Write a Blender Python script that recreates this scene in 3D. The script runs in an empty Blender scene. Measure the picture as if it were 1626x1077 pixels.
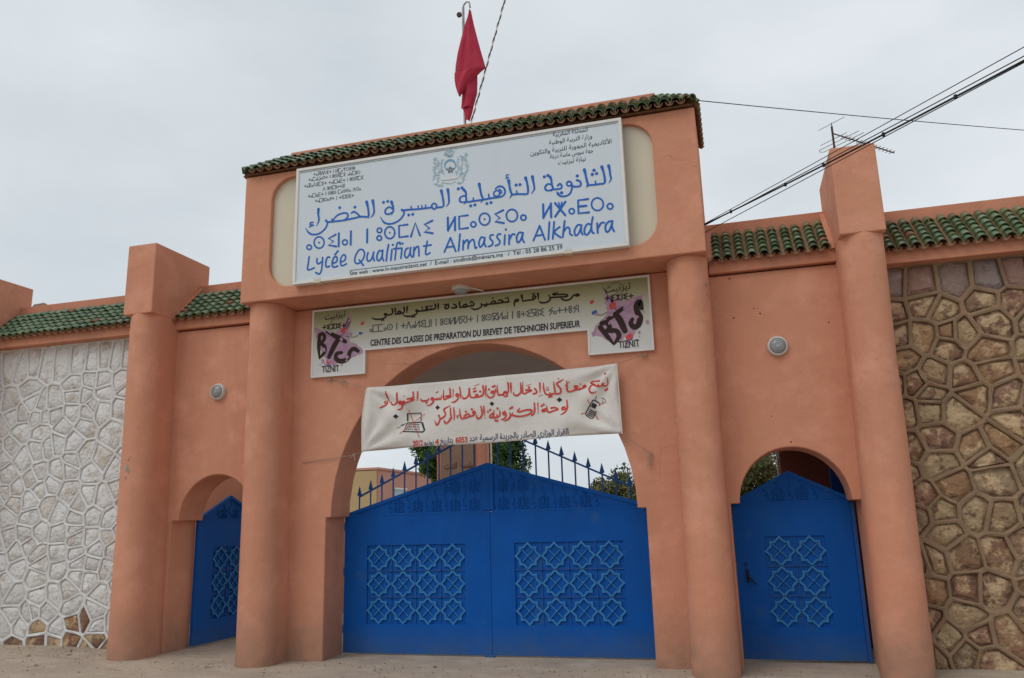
import bpy, bmesh, math, random
from mathutils import Vector, Matrix, noise
random.seed(7)
R = math.radians
sc = bpy.context.scene
col = sc.collection
# ---------------- camera, sky, sun, exposure ----------------
cam = bpy.data.cameras.new('camera'); cam.sensor_width = 36; cam.lens = 36 * 1254.385 / 1626; cam.clip_end = 2000
co = bpy.data.objects.new('camera', cam); col.objects.link(co); sc.camera = co
yaw, pit, rol = 0.269493, 0.223196, -0.0282074
fwd = Vector((-math.sin(yaw) * math.cos(pit), math.cos(yaw) * math.cos(pit), math.sin(pit)))
r_ = Vector((math.cos(yaw), math.sin(yaw), 0)); u_ = r_.cross(fwd)
rr = r_ * math.cos(rol) + u_ * math.sin(rol); uu = -r_ * math.sin(rol) + u_ * math.cos(rol)
m = Matrix((rr, uu, -fwd)).transposed().to_4x4(); m.translation = (0, -9.0323, 1.6); co.matrix_world = m
w = bpy.data.worlds.new('World'); sc.world = w; w.use_nodes = True
nt = w.node_tree; nt.nodes.clear(); N = nt.nodes.new; Lk = nt.links.new
SUN_EL, SUN_AZ = R(50), R(215)       # azimuth clockwise from +Y (north); sun stands front-left of the gate
sky = N('ShaderNodeTexSky'); sky.sky_type = 'NISHITA'; sky.sun_disc = False; sky.sun_elevation = SUN_EL; sky.sun_rotation = SUN_AZ
b1 = N('ShaderNodeBackground'); b1.inputs[1].default_value = 0.08; Lk(sky.outputs[0], b1.inputs[0])
tc = N('ShaderNodeTexCoord'); mp = N('ShaderNodeMapping'); mp.inputs['Scale'].default_value = (1, 1, 2.2); mp.inputs['Rotation'].default_value = (0, 0, .6)
Lk(tc.outputs['Generated'], mp.inputs[0])
nz = N('ShaderNodeTexNoise'); nz.inputs['Scale'].default_value = 1.7; nz.inputs['Detail'].default_value = 6; nz.inputs['Roughness'].default_value = .5
Lk(mp.outputs[0], nz.inputs['Vector'])
rp = N('ShaderNodeValToRGB'); rp.color_ramp.elements[0].position = .36; rp.color_ramp.elements[0].color = (.61, .67, .715, 1)
rp.color_ramp.elements[1].position = .64; rp.color_ramp.elements[1].color = (.80, .845, .88, 1); Lk(nz.outputs['Fac'], rp.inputs[0])
b2 = N('ShaderNodeBackground'); b2.inputs[1].default_value = 1.0; Lk(rp.outputs[0], b2.inputs[0])
mx = N('ShaderNodeMixShader'); mx.inputs[0].default_value = .94; Lk(b1.outputs[0], mx.inputs[1]); Lk(b2.outputs[0], mx.inputs[2])
wo = N('ShaderNodeOutputWorld'); Lk(mx.outputs[0], wo.inputs[0])
sl = bpy.data.lights.new('sun', 'SUN'); sl.energy = 1.0; sl.angle = R(35); sl.color = (1, .985, .955)
so = bpy.data.objects.new('sun', sl); col.objects.link(so)
sd = Vector((math.sin(SUN_AZ) * math.cos(SUN_EL), math.cos(SUN_AZ) * math.cos(SUN_EL), math.sin(SUN_EL)))
so.rotation_euler = sd.to_track_quat('Z', 'Y').to_euler()
sc.view_settings.view_transform = 'Standard'; sc.view_settings.look = 'None'; sc.view_settings.gamma = 1; sc.view_settings.exposure = 0.0
sc.view_settings.use_curve_mapping = False

# ---------------- materials ----------------
def mat(name, base, rough=.8, var=None, vscale=2., vmix=.5, bump=.0, bscale=40., spec=.3, streak=None, rand=None, layers=(), metallic=0, bdist=.01, detail=6, crack=None):
    """base colour, optional large-scale variation colour, vertical streak colour, per-object random colours, bump"""
    M = bpy.data.materials.new(name); M.use_nodes = True; t = M.node_tree; nd = t.nodes; lk = t.links.new
    p = nd['Principled BSDF']; p.inputs['Roughness'].default_value = rough; p.inputs['Specular IOR Level'].default_value = spec; p.inputs['Metallic'].default_value = metallic
    geo = nd.new('ShaderNodeNewGeometry')
    cur = None
    if rand:
        oi = nd.new('ShaderNodeObjectInfo'); cr = nd.new('ShaderNodeValToRGB'); cr.color_ramp.interpolation = 'LINEAR'
        els = cr.color_ramp.elements
        while len(els) < len(rand): els.new(.5)
        for i, c in enumerate(rand):
            els[i].position = i / (len(rand) - 1); els[i].color = (*c, 1)
        lk(oi.outputs['Random'], cr.inputs[0]); cur = cr.outputs[0]
    else:
        rgb = nd.new('ShaderNodeRGB'); rgb.outputs[0].default_value = (*base, 1); cur = rgb.outputs[0]
    def layer(cur, colr, scale3, lo, hi, amt, det=6, seed=0.):
        mpn = nd.new('ShaderNodeMapping'); mpn.inputs['Scale'].default_value = scale3; mpn.inputs['Location'].default_value = (seed, seed * 1.7, -seed)
        lk(geo.outputs['Position'], mpn.inputs[0])
        n = nd.new('ShaderNodeTexNoise'); n.inputs['Scale'].default_value = 1; n.inputs['Detail'].default_value = det; n.inputs['Roughness'].default_value = .62; lk(mpn.outputs[0], n.inputs['Vector'])
        mr = nd.new('ShaderNodeMapRange'); mr.inputs['From Min'].default_value = lo; mr.inputs['From Max'].default_value = hi; mr.inputs['To Max'].default_value = amt; lk(n.outputs['Fac'], mr.inputs['Value'])
        mi = nd.new('ShaderNodeMix'); mi.data_type = 'RGBA'; lk(mr.outputs[0], mi.inputs[0]); lk(cur, mi.inputs[6]); mi.inputs[7].default_value = (*colr, 1)
        return mi.outputs[2]
    if var: cur = layer(cur, var, (vscale,) * 3, .38, .68, vmix)
    if streak: cur = layer(cur, streak[0], (streak[1], streak[1], streak[1] * .12), .5, .75, streak[2], seed=3.)
    for i, (c, s3, lo, hi, a) in enumerate(layers): cur = layer(cur, c, s3, lo, hi, a, seed=7. + 5 * i)
    if crack:
        wn = nd.new('ShaderNodeTexNoise'); wn.inputs['Scale'].default_value = 3; wn.inputs['Detail'].default_value = 5; lk(geo.outputs['Position'], wn.inputs['Vector'])
        vm = nd.new('ShaderNodeVectorMath'); vm.operation = 'MULTIPLY_ADD'; vm.inputs[1].default_value = (.5, .5, .5); lk(wn.outputs['Color'], vm.inputs[0]); lk(geo.outputs['Position'], vm.inputs[2])
        vo = nd.new('ShaderNodeTexVoronoi'); vo.feature = 'DISTANCE_TO_EDGE'; vo.inputs['Scale'].default_value = .55; lk(vm.outputs[0], vo.inputs['Vector'])
        mr = nd.new('ShaderNodeMapRange'); mr.inputs['From Min'].default_value = .003; mr.inputs['From Max'].default_value = .0; mr.inputs['To Max'].default_value = .4; lk(vo.outputs['Distance'], mr.inputs['Value'])
        mk = nd.new('ShaderNodeTexNoise'); mk.inputs['Scale'].default_value = .9; lk(geo.outputs['Position'], mk.inputs['Vector'])
        m3 = nd.new('ShaderNodeMapRange'); m3.inputs['From Min'].default_value = .5; m3.inputs['From Max'].default_value = .62; lk(mk.outputs['Fac'], m3.inputs['Value'])
        mm = nd.new('ShaderNodeMath'); mm.operation = 'MULTIPLY'; lk(mr.outputs[0], mm.inputs[0]); lk(m3.outputs[0], mm.inputs[1])
        mi = nd.new('ShaderNodeMix'); mi.data_type = 'RGBA'; lk(mm.outputs[0], mi.inputs[0]); lk(cur, mi.inputs[6]); mi.inputs[7].default_value = (*crack, 1); cur = mi.outputs[2]
    lk(cur, p.inputs['Base Color'])
    if bump:
        n = nd.new('ShaderNodeTexNoise'); n.inputs['Scale'].default_value = bscale; n.inputs['Detail'].default_value = detail; lk(geo.outputs['Position'], n.inputs['Vector'])
        n2 = nd.new('ShaderNodeTexNoise'); n2.inputs['Scale'].default_value = bscale * .08; n2.inputs['Detail'].default_value = 3; lk(geo.outputs['Position'], n2.inputs['Vector'])
        ad = nd.new('ShaderNodeMath'); ad.operation = 'MULTIPLY_ADD'; ad.inputs[1].default_value = 3.; lk(n2.outputs['Fac'], ad.inputs[0]); lk(n.outputs['Fac'], ad.inputs[2])
        bp = nd.new('ShaderNodeBump'); bp.inputs['Strength'].default_value = bump; bp.inputs['Distance'].default_value = bdist; lk(ad.outputs[0], bp.inputs['Height']); lk(bp.outputs[0], p.inputs['Normal'])
    return M
def zdirt(M, colr, z0, z1, amt):
    """splash dirt that climbs from the ground, broken by noise"""
    t = M.node_tree; nd = t.nodes; lk = t.links.new; p = nd['Principled BSDF']; src = p.inputs['Base Color'].links[0].from_socket
    geo = nd.new('ShaderNodeNewGeometry'); sx = nd.new('ShaderNodeSeparateXYZ'); lk(geo.outputs['Position'], sx.inputs[0])
    n = nd.new('ShaderNodeTexNoise'); n.inputs['Scale'].default_value = 5; n.inputs['Detail'].default_value = 8; lk(geo.outputs['Position'], n.inputs['Vector'])
    mr = nd.new('ShaderNodeMapRange'); mr.inputs['From Min'].default_value = z1; mr.inputs['From Max'].default_value = z0; lk(sx.outputs['Z'], mr.inputs['Value'])
    mu = nd.new('ShaderNodeMath'); mu.operation = 'MULTIPLY'; lk(mr.outputs[0], mu.inputs[0]); lk(n.outputs['Fac'], mu.inputs[1])
    m2 = nd.new('ShaderNodeMath'); m2.operation = 'MULTIPLY'; m2.use_clamp = True; m2.inputs[1].default_value = amt * 1.8; lk(mu.outputs[0], m2.inputs[0])
    mi = nd.new('ShaderNodeMix'); mi.data_type = 'RGBA'; lk(m2.outputs[0], mi.inputs[0]); lk(src, mi.inputs[6]); mi.inputs[7].default_value = (*colr, 1); lk(mi.outputs[2], p.inputs['Base Color'])
    return M
MT = {}
MT['plaster'] = zdirt(mat('salmon_plaster', (.60, .27, .168), .85, var=(.53, .225, .135), vscale=.9, vmix=.55, bump=.4, bscale=70, streak=((.45, .18, .115), 1.6, .5),
    layers=(((.70, .33, .22), (2.6, 2.6, 2.6), .50, .68, .65), ((.60, .23, .135), (1.1, 1.1, .35), .52, .66, .35), ((.28, .14, .09), (14, 14, 9), .67, .76, .6), ((.72, .46, .36), (7, 7, 18), .70, .77, .5)), crack=(.22, .10, .07)), (.34, .19, .13), 0, .75, .95)
MT['plaster_top'] = mat('salmon_render', (.58, .25, .155), .85, var=(.49, .20, .12), vscale=1.4, vmix=.8, bump=.3, bscale=60, streak=((.32, .15, .1), 3, .6), layers=(((.25, .14, .10), (9, 9, 9), .64, .74, .6),))
MT['cream'] = mat('cream_niche', (.60, .56, .47), .8, var=(.66, .56, .38), vscale=1.2, vmix=.6, bump=.2, streak=((.45, .38, .28), 2, .3))
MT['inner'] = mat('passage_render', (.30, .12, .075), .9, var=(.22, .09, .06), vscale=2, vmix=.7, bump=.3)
MT['concrete'] = mat('raw_concrete', (.46, .42, .39), .9, var=(.36, .33, .30), vscale=2, vmix=.6, bump=.4)
MT['ground'] = mat('dusty_concrete', (.44, .355, .27), .95, var=(.34, .28, .225), vscale=1.1, vmix=.9, bump=.7, bscale=28, bdist=.02,
    layers=(((.52, .44, .36), (3, 3, 3), .52, .7, .7), ((.20, .155, .12), (2, 9, 9), .58, .70, .6), ((.24, .18, .13), (30, 30, 30), .60, .68, .6)))
MT['white'] = mat('white_metal', (.72, .70, .67), .5, var=(.6, .56, .52), vscale=3, vmix=.4)
MT['signwhite'] = mat('sign_face', (.60, .665, .72), .45, var=(.57, .635, .69), vscale=1.5, vmix=.5, streak=((.55, .57, .58), 3, .3))
MT['blue'] = zdirt(mat('blue_gate_paint', (.0035, .088, .38), .5, var=(.003, .068, .30), vscale=1.8, vmix=.7, spec=.12, bump=.25, bscale=5, bdist=.008, streak=((.012, .10, .34), 5, .45),
    layers=(((.03, .12, .30), (6, 6, 40), .68, .76, .5), ((.10, .055, .03), (26, 26, 40), .71, .76, .8), ((.06, .13, .22), (3, 3, 3), .6, .72, .35))), (.05, .10, .20), 0, .35, .7)
MT['blue_worn'] = mat('worn_blue_iron', (.03, .19, .44), .6, var=(.014, .14, .42), vscale=9, vmix=.8, layers=(((.11, .28, .44), (30, 30, 30), .6, .7, .6),))
MT['blue_dark'] = mat('blue_iron', (.012, .07, .27), .5, var=(.02, .1, .3), vscale=12, vmix=.5)
MT['dark'] = mat('dark_gap', (.02, .02, .022), .9)
MT['tile'] = mat('green_glazed_tile', (0, 0, 0), .22, rand=((.045, .085, .035), (.085, .15, .065), (.06, .115, .05), (.14, .20, .10), (.10, .13, .05), (.055, .10, .04)), spec=.6, bump=.25, bscale=60,
    layers=(((.24, .16, .09), (16, 16, 16), .58, .66, .75), ((.13, .19, .14), (26, 26, 26), .58, .68, .6)))
MT['terracotta'] = mat('terracotta', (.27, .135, .07), .85, var=(.15, .08, .05), vscale=12, vmix=.8, bump=.4, layers=(((.35, .22, .12), (25, 25, 25), .6, .7, .5),))
MT['stone_white'] = mat('limewashed_stone', (0, 0, 0), .9, rand=((.66, .655, .65), (.74, .73, .71), (.60, .585, .56), (.71, .70, .69), (.64, .60, .555)), bump=1., bscale=22, bdist=.03,
    layers=(((.44, .36, .28), (6, 6, 6), .52, .64, .6), ((.22, .16, .12), (22, 22, 22), .62, .69, .8)))
MT['mortar_white'] = mat('limewashed_mortar', (.68, .675, .665), .9, var=(.58, .55, .51), vscale=5, vmix=.6, bump=.5, bscale=40)
STONE_COLS = ((.38, .23, .12), (.24, .13, .08), (.30, .18, .115), (.42, .30, .165), (.18, .105, .07), (.36, .21, .11), (.26, .14, .10), (.42, .31, .18), (.22, .15, .10))
MT['stone_brown'] = mat('rubble_stone', (0, 0, 0), .9, rand=STONE_COLS, bump=1., bscale=20, bdist=.035,
    layers=(((.58, .42, .25), (6, 6, 6), .49, .59, .8), ((.13, .065, .045), (9, 9, 9), .54, .62, .75), ((.45, .33, .22), (22, 22, 22), .62, .72, .5)))
MT['stone_grey'] = mat('grey_stone', (0, 0, 0), .9, rand=((.24, .19, .17), (.30, .22, .19), (.30, .14, .10), (.26, .20, .17), (.33, .17, .12)), bump=1., bscale=20, bdist=.03,
    layers=(((.42, .40, .39), (9, 9, 9), .58, .68, .6), ((.11, .05, .04), (11, 11, 11), .6, .7, .5)))
MT['mortar_brown'] = mat('cement_mortar', (.29, .195, .12), .95, var=(.20, .13, .08), vscale=4, vmix=.8, bump=.6, bscale=40, layers=(((.30, .16, .10), (3, 3, 3), .6, .7, .5),))
MT['ink_blue'] = mat('blue_ink', (.006, .115, .48), .6, var=(.015, .15, .52), vscale=3, vmix=.5)
MT['ink_black'] = mat('black_ink', (.03, .03, .035), .7)
MT['ink_grey'] = mat('grey_ink', (.10, .105, .11), .7)
MT['ink_brown'] = mat('brown_ink', (.035, .02, .015), .7)
MT['pale_blue'] = mat('pale_blue_print', (.44, .57, .63), .6, var=(.52, .62, .68), vscale=60, vmix=.9)
MT['mid_blue'] = mat('mid_blue_print', (.12, .29, .50), .6, var=(.2, .42, .6), vscale=30, vmix=.8)
MT['mid_blue_soft'] = mat('soft_blue_print', (.30, .45, .54), .6, var=(.42, .53, .6), vscale=40, vmix=.8)
MT['rust_ink'] = mat('rust_brown_ink', (.14, .03, .02), .7)
MT['ribbon'] = mat('ribbon_print', (.66, .67, .68), .6)
MT['star_ink'] = mat('dark_teal_print', (.05, .10, .12), .6)
MT['pink'] = mat('pink_print', (.40, .22, .33), .6, var=(.5, .38, .46), vscale=14, vmix=.8)
MT['red_print'] = mat('red_print', (.60, .05, .04), .6, var=(.5, .15, .15), vscale=30, vmix=.5)
MT['blue_print'] = mat('blue_print', (.03, .12, .38), .6)
MT['red_brush'] = mat('red_brush_paint', (.55, .035, .025), .7, var=(.62, .13, .10), vscale=22, vmix=.8)
MT['navy_brush'] = mat('navy_brush_paint', (.035, .05, .12), .7, var=(.08, .1, .18), vscale=25, vmix=.8)
MT['cloth'] = mat('banner_cotton', (.69, .66, .62), .95, var=(.62, .58, .53), vscale=2, vmix=.7, bump=.25, bscale=150, streak=((.45, .41, .37), 3, .3))
MT['flag'] = mat('flag_cloth', (.44, .035, .07), .9, var=(.36, .022, .05), vscale=4, vmix=.7, bump=.2, bscale=120)
MT['flag_green'] = mat('flag_green', (.02, .10, .05), .9)
MT['steel'] = mat('galvanised_steel', (.32, .33, .34), .5, metallic=.6, var=(.2, .15, .12), vscale=15, vmix=.6)
MT['rust'] = mat('rusty_iron', (.09, .05, .035), .9)
MT['rubber'] = mat('black_cable', (.015, .015, .016), .6)
MT['glass'] = mat('lamp_glass', (.30, .32, .32), .2, spec=.7, var=(.16, .19, .19), vscale=18, vmix=.5)
MT['lampbody'] = mat('lamp_ring', (.62, .58, .54), .5, var=(.5, .46, .42), vscale=20, vmix=.5)
MT['rope'] = mat('rope', (.3, .25, .2), .9)
MT['beige'] = mat('beige_wall', (.46, .33, .17), .9, var=(.38, .27, .15), vscale=.5, vmix=.6)
MT['pinkwall'] = mat('pink_wall', (.52, .27, .20), .9, var=(.46, .23, .17), vscale=.5, vmix=.6)
MT['window'] = mat('window_glass', (.25, .38, .42), .2, spec=.6)
MT['board'] = mat('brown_board', (.27, .18, .125), .8, var=(.22, .14, .1), vscale=4, vmix=.6)
MT['leaf'] = mat('leaf', (0, 0, 0), .6, var=None, rand=((.035, .085, .015), (.05, .11, .02)), layers=(((.10, .17, .035), (1.6, 1.6, 1.6), .48, .68, .8), ((.015, .04, .012), (2.3, 2.3, 2.3), .5, .66, .7)))
MT['leaf_dry'] = mat('olive_leaf', (.09, .10, .035), .7, var=(.16, .14, .05), vscale=1.2, vmix=.8, layers=(((.04, .07, .02), (2.5, 2.5, 2.5), .5, .66, .7),))
MT['bark'] = mat('bark', (.13, .09, .06), .95, bump=.6)
MT['litter'] = mat('dry_leaf', (.2, .13, .04), .9)
MT['scuff'] = mat('bare_render_patch', (.42, .37, .32), .9, var=(.3, .25, .21), vscale=30, vmix=.7)

# gradient print on the training-centre sign (olive at the top, white below)
def gradient_mat():
    M = mat('olive_gradient_print', (.6, .6, .58), .5); t = M.node_tree; nd = t.nodes; lk = t.links.new; p = nd['Principled BSDF']
    geo = nd.new('ShaderNodeNewGeometry'); sx = nd.new('ShaderNodeSeparateXYZ'); lk(geo.outputs['Position'], sx.inputs[0])
    n = nd.new('ShaderNodeTexNoise'); n.inputs['Scale'].default_value = 1.5; lk(geo.outputs['Position'], n.inputs['Vector'])
    ma = nd.new('ShaderNodeMath'); ma.operation = 'MULTIPLY_ADD'; ma.inputs[1].default_value = .12; lk(n.outputs['Fac'], ma.inputs[0]); lk(sx.outputs['Z'], ma.inputs[2])
    mr = nd.new('ShaderNodeMapRange'); mr.inputs['From Min'].default_value = 3.5; mr.inputs['From Max'].default_value = 4.4; lk(ma.outputs[0], mr.inputs['Value'])
    cr = nd.new('ShaderNodeValToRGB'); e = cr.color_ramp.elements; e[0].position = .0; e[0].color = (.62, .63, .63, 1); e[1].position = 1; e[1].color = (.25, .24, .12, 1)
    for q, c in ((.35, (.61, .61, .57, 1)), (.60, (.53, .53, .44, 1)), (.82, (.36, .355, .20, 1))):
        x = e.new(q); x.color = c
    lk(mr.outputs[0], cr.inputs[0]); lk(cr.outputs[0], p.inputs['Base Color']); return M
MT['gradient'] = gradient_mat()

# ---------------- helpers ----------------
def tag(o, label=None, cat=None, group=None, kind=None):
    if label: o['label'] = label
    if cat: o['category'] = cat
    if group: o['group'] = group
    if kind: o['kind'] = kind
    return o
def thing(name, loc, label, cat, group=None):
    o = bpy.data.objects.new(name, None); col.objects.link(o); o.location = loc; o.empty_display_size = .2
    return tag(o, label, cat, group)
def link(name, me, parent=None, loc=None):
    o = bpy.data.objects.new(name, me); col.objects.link(o)
    if parent is not None:
        o.parent = parent; o.matrix_parent_inverse = Matrix.Translation(-world_loc(parent))
    if loc is not None: o.location = loc
    return o
def world_loc(o):
    v = Vector(o.location)
    if o.parent is not None: v = v + world_loc(o.parent) + o.matrix_parent_inverse.translation
    return v
def obj(name, vs, fs, m_, parent=None, smooth=False, bevel=0., seg=2, sharp=40):
    me = bpy.data.meshes.new(name); me.from_pydata([tuple(v) for v in vs], [], fs); me.materials.append(MT[m_] if isinstance(m_, str) else m_)
    bm = bmesh.new(); bm.from_mesh(me); bmesh.ops.remove_doubles(bm, verts=bm.verts, dist=1e-5); bmesh.ops.recalc_face_normals(bm, faces=bm.faces); bm.to_mesh(me); bm.free()
    if smooth:
        for p in me.polygons: p.use_smooth = True
        me.set_sharp_from_angle(angle=R(sharp))
    me.update(); o = link(name, me, parent)
    if bevel:
        b = o.modifiers.new('bevel', 'BEVEL'); b.width = bevel; b.segments = seg; b.limit_method = 'ANGLE'; b.angle_limit = R(50)
    return o
class MB:
    def __init__(s): s.v = []; s.f = []
    def add(s, vs, fs):
        n = len(s.v); s.v += [tuple(v) for v in vs]; s.f += [tuple(i + n for i in f) for f in fs]; return s
    def box(s, a, b):
        (x0, y0, z0), (x1, y1, z1) = a, b
        return s.add([(x0, y0, z0), (x1, y0, z0), (x1, y1, z0), (x0, y1, z0), (x0, y0, z1), (x1, y0, z1), (x1, y1, z1), (x0, y1, z1)],
                     [(0, 3, 2, 1), (4, 5, 6, 7), (0, 1, 5, 4), (1, 2, 6, 5), (2, 3, 7, 6), (3, 0, 4, 7)])
    def prism(s, poly, y0, y1):       # poly in x,z extruded along y
        n = len(poly); vs = [(x, y0, z) for x, z in poly] + [(x, y1, z) for x, z in poly]
        return s.add(vs, [tuple(range(n)), tuple(range(2 * n - 1, n - 1, -1))] + [(i, (i + 1) % n, n + (i + 1) % n, n + i) for i in range(n)])
    def zprism(s, poly, z0, z1, sc_top=1., c=(0, 0)):
        n = len(poly); vs = [(x, y, z0) for x, y in poly] + [(c[0] + (x - c[0]) * sc_top, c[1] + (y - c[1]) * sc_top, z1) for x, y in poly]
        return s.add(vs, [tuple(range(n)), tuple(range(2 * n - 1, n - 1, -1))] + [(i, (i + 1) % n, n + (i + 1) % n, n + i) for i in range(n)])
    def tube(s, pts, r, k=8, cap=True):
        pts = [Vector(p) for p in pts]; n = len(pts); base = len(s.v); prev = None; vs = []
        for i, p in enumerate(pts):
            t = (pts[min(i + 1, n - 1)] - pts[max(i - 1, 0)]).normalized()
            if prev is None:
                a = Vector((0, 0, 1)) if abs(t.z) < .9 else Vector((1, 0, 0)); x = t.cross(a).normalized()
            else: x = (prev - t * prev.dot(t)).normalized()
            prev = x; y = t.cross(x); rr_ = r[i] if isinstance(r, (list, tuple)) else r
            vs += [p + (x * math.cos(2 * math.pi * j / k) + y * math.sin(2 * math.pi * j / k)) * rr_ for j in range(k)]
        fs = [(i * k + j, i * k + (j + 1) % k, (i + 1) * k + (j + 1) % k, (i + 1) * k + j) for i in range(n - 1) for j in range(k)]
        if cap: fs += [tuple(range(k)), tuple(range(n * k - 1, (n - 1) * k - 1, -1))]
        return s.add(vs, fs)
    def lathe(s, prof, c, axis='y', k=24):   # prof: (radius, offset along axis)
        vs = []
        for r, h in prof:
            for j in range(k):
                a = 2 * math.pi * j / k; x, y = r * math.cos(a), r * math.sin(a)
                vs.append((c[0] + x, c[1] + h, c[2] + y) if axis == 'y' else (c[0] + x, c[1] + y, c[2] + h))
        n = len(prof); fs = [(i * k + j, i * k + (j + 1) % k, (i + 1) * k + (j + 1) % k, (i + 1) * k + j) for i in range(n - 1) for j in range(k)]
        fs += [tuple(range(k)), tuple(range(n * k - 1, (n - 1) * k - 1, -1))]
        return s.add(vs, fs)
    def build(s, name, m_, parent=None, **kw): return obj(name, s.v, s.f, m_, parent, **kw)
def box(name, a, b, m_, parent=None, bevel=.012, **kw): return MB().box(a, b).build(name, m_, parent, bevel=bevel, **kw)
def sstep(x): x = max(0, min(1, x)); return x * x * (3 - 2 * x)
def gz(x, y=0): return .055 * sstep((-x - 6.3) / 1.3) + .05 * sstep((-x - 7.6) / 1.5) + .04 * sstep((x - .9) / 1.2)

# ---------------- flat print: strokes, fills, type ----------------
LAYER = [0]
def catmull(pts, n=4):
    if len(pts) < 3 or pts[0] == pts[-1] and len(pts) > 12: return pts
    out = []
    for i in range(len(pts) - 1):
        p0 = pts[max(i - 1, 0)]; p1 = pts[i]; p2 = pts[i + 1]; p3 = pts[min(i + 2, len(pts) - 1)]
        for k in range(n):
            t = k / n
            out.append(tuple(.5 * (2 * p1[j] + (p2[j] - p0[j]) * t + (2 * p0[j] - 5 * p1[j] + 4 * p2[j] - p3[j]) * t * t + (3 * p1[j] - p0[j] - 3 * p2[j] + p3[j]) * t ** 3) for j in range(3)))
    out.append(pts[-1]); return out
def ribbon(mb, pts, y, depth=None, smooth=True):
    if smooth: pts = catmull(pts)
    LAYER[0] += 1; n = len(pts); vs = []
    yy = y - (LAYER[0] % 9) * .00025
    Y_ = (lambda x, z: yy + depth(x, z)) if depth else (lambda x, z: yy)
    for i, (x, z, w_) in enumerate(pts):
        a = pts[max(i - 1, 0)]; b = pts[min(i + 1, n - 1)]; dx, dz = b[0] - a[0], b[1] - a[1]; l = math.hypot(dx, dz) or 1; nx, nz_ = -dz / l * w_ / 2, dx / l * w_ / 2
        vs += [(x + nx, Y_(x, z), z + nz_), (x - nx, Y_(x, z), z - nz_)]
    mb.add(vs, [(2 * i, 2 * i + 1, 2 * i + 3, 2 * i + 2) for i in range(n - 1)])
    for (x, z, w_), q in ((pts[0], 1), (pts[-1], 2)):
        if w_ > .004:
            yq = -.0001 * q; k = 8
            mb.add([(x + math.cos(2 * math.pi * j / k) * w_ / 2, Y_(x, z) + yq, z + math.sin(2 * math.pi * j / k) * w_ / 2) for j in range(k)], [tuple(range(k))])
def strokes(name, key, y, m_, parent, depth=None, smooth=True, scale_w=1., gap=None):
    mb = MB()
    for st in DATA[key]: ribbon(mb, [(p[0], p[1], p[2] * scale_w) for p in st], y, depth, smooth)
    if gap is not None: return words(mb, name, m_, parent, gap)
    return mb.build(name, m_, parent)
def fill(name, polys, y, m_, parent, rough=0):
    mb = MB()
    for i, p in enumerate(polys):
        if rough:
            rq = random.Random(len(p) + int(rough * 1000)); q_ = []
            for a, b in zip(p, p[1:] + p[:1]):
                nn = max(2, int(math.hypot(b[0] - a[0], b[1] - a[1]) / .03))
                q_ += [(a[0] + (b[0] - a[0]) * k / nn + rq.uniform(-rough, rough), a[1] + (b[1] - a[1]) * k / nn + rq.uniform(-rough, rough)) for k in range(nn)]
            p = q_
        cx = sum(q[0] for q in p) / len(p); cz = sum(q[1] for q in p) / len(p); n = len(p)
        mb.add([(x, y - i * .0003, z) for x, z in p] + [(cx, y - i * .0003, cz)], [(j, (j + 1) % n, n) for j in range(n)])
    return mb.build(name, m_, parent)
AR = {}   # arabic presentation forms: isolated code point, number of forms
for ch, cp, nf in zip('ءآأؤإئابةتثجحخدذرزسشصضطظعغفقكلمنهوىي', (0xFE80, 0xFE81, 0xFE83, 0xFE85, 0xFE87, 0xFE89, 0xFE8D, 0xFE8F, 0xFE93, 0xFE95, 0xFE99, 0xFE9D, 0xFEA1, 0xFEA5, 0xFEA9, 0xFEAB, 0xFEAD, 0xFEAF, 0xFEB1, 0xFEB5, 0xFEB9, 0xFEBD, 0xFEC1, 0xFEC5, 0xFEC9, 0xFECD, 0xFED1, 0xFED5, 0xFED9, 0xFEDD, 0xFEE1, 0xFEE5, 0xFEE9, 0xFEED, 0xFEEF, 0xFEF1),
                         (1, 2, 2, 2, 2, 4, 2, 4, 2, 4, 4, 4, 4, 4, 2, 2, 2, 2, 4, 4, 4, 4, 4, 4, 4, 4, 4, 4, 4, 4, 4, 4, 4, 2, 2, 4)):
    AR[ch] = (cp, nf)
LA = {'آ': 0xFEF5, 'أ': 0xFEF7, 'إ': 0xFEF9, 'ا': 0xFEFB}
def shape(s):
    out = []; i = 0; joins = False
    while i < len(s):
        c = s[i]
        if c not in AR:
            out.append(c); joins = False; i += 1; continue
        if c == 'ل' and i + 1 < len(s) and s[i + 1] in LA:
            out.append(chr(LA[s[i + 1]] + (1 if joins else 0))); joins = False; i += 2; continue
        cp, nf = AR[c]; nxt = s[i + 1] if i + 1 < len(s) else ''
        nj = nf == 4 and nxt in AR and AR[nxt][1] > 1
        pj = joins and nf > 1
        out.append(chr(cp + ((3 if nj else 1) if pj else (2 if nj else 0)))); joins = nj; i += 1
    return ''.join(reversed(out))
def glyphs(body, bold=0., shear=0.):
    cu = bpy.data.curves.new('type', 'FONT'); cu.body = body; cu.size = 1; cu.resolution_u = 3; cu.offset = bold; cu.fill_mode = 'FRONT'; cu.shear = shear
    o = bpy.data.objects.new('type', cu); col.objects.link(o); bpy.context.view_layer.update()
    me = bpy.data.meshes.new_from_object(o.evaluated_get(bpy.context.evaluated_depsgraph_get())); bpy.data.objects.remove(o); bpy.data.curves.remove(cu)
    vs = [tuple(v.co) for v in me.vertices]; fs = [tuple(p.vertices) for p in me.polygons]; bpy.data.meshes.remove(me)
    return vs, fs
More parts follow.
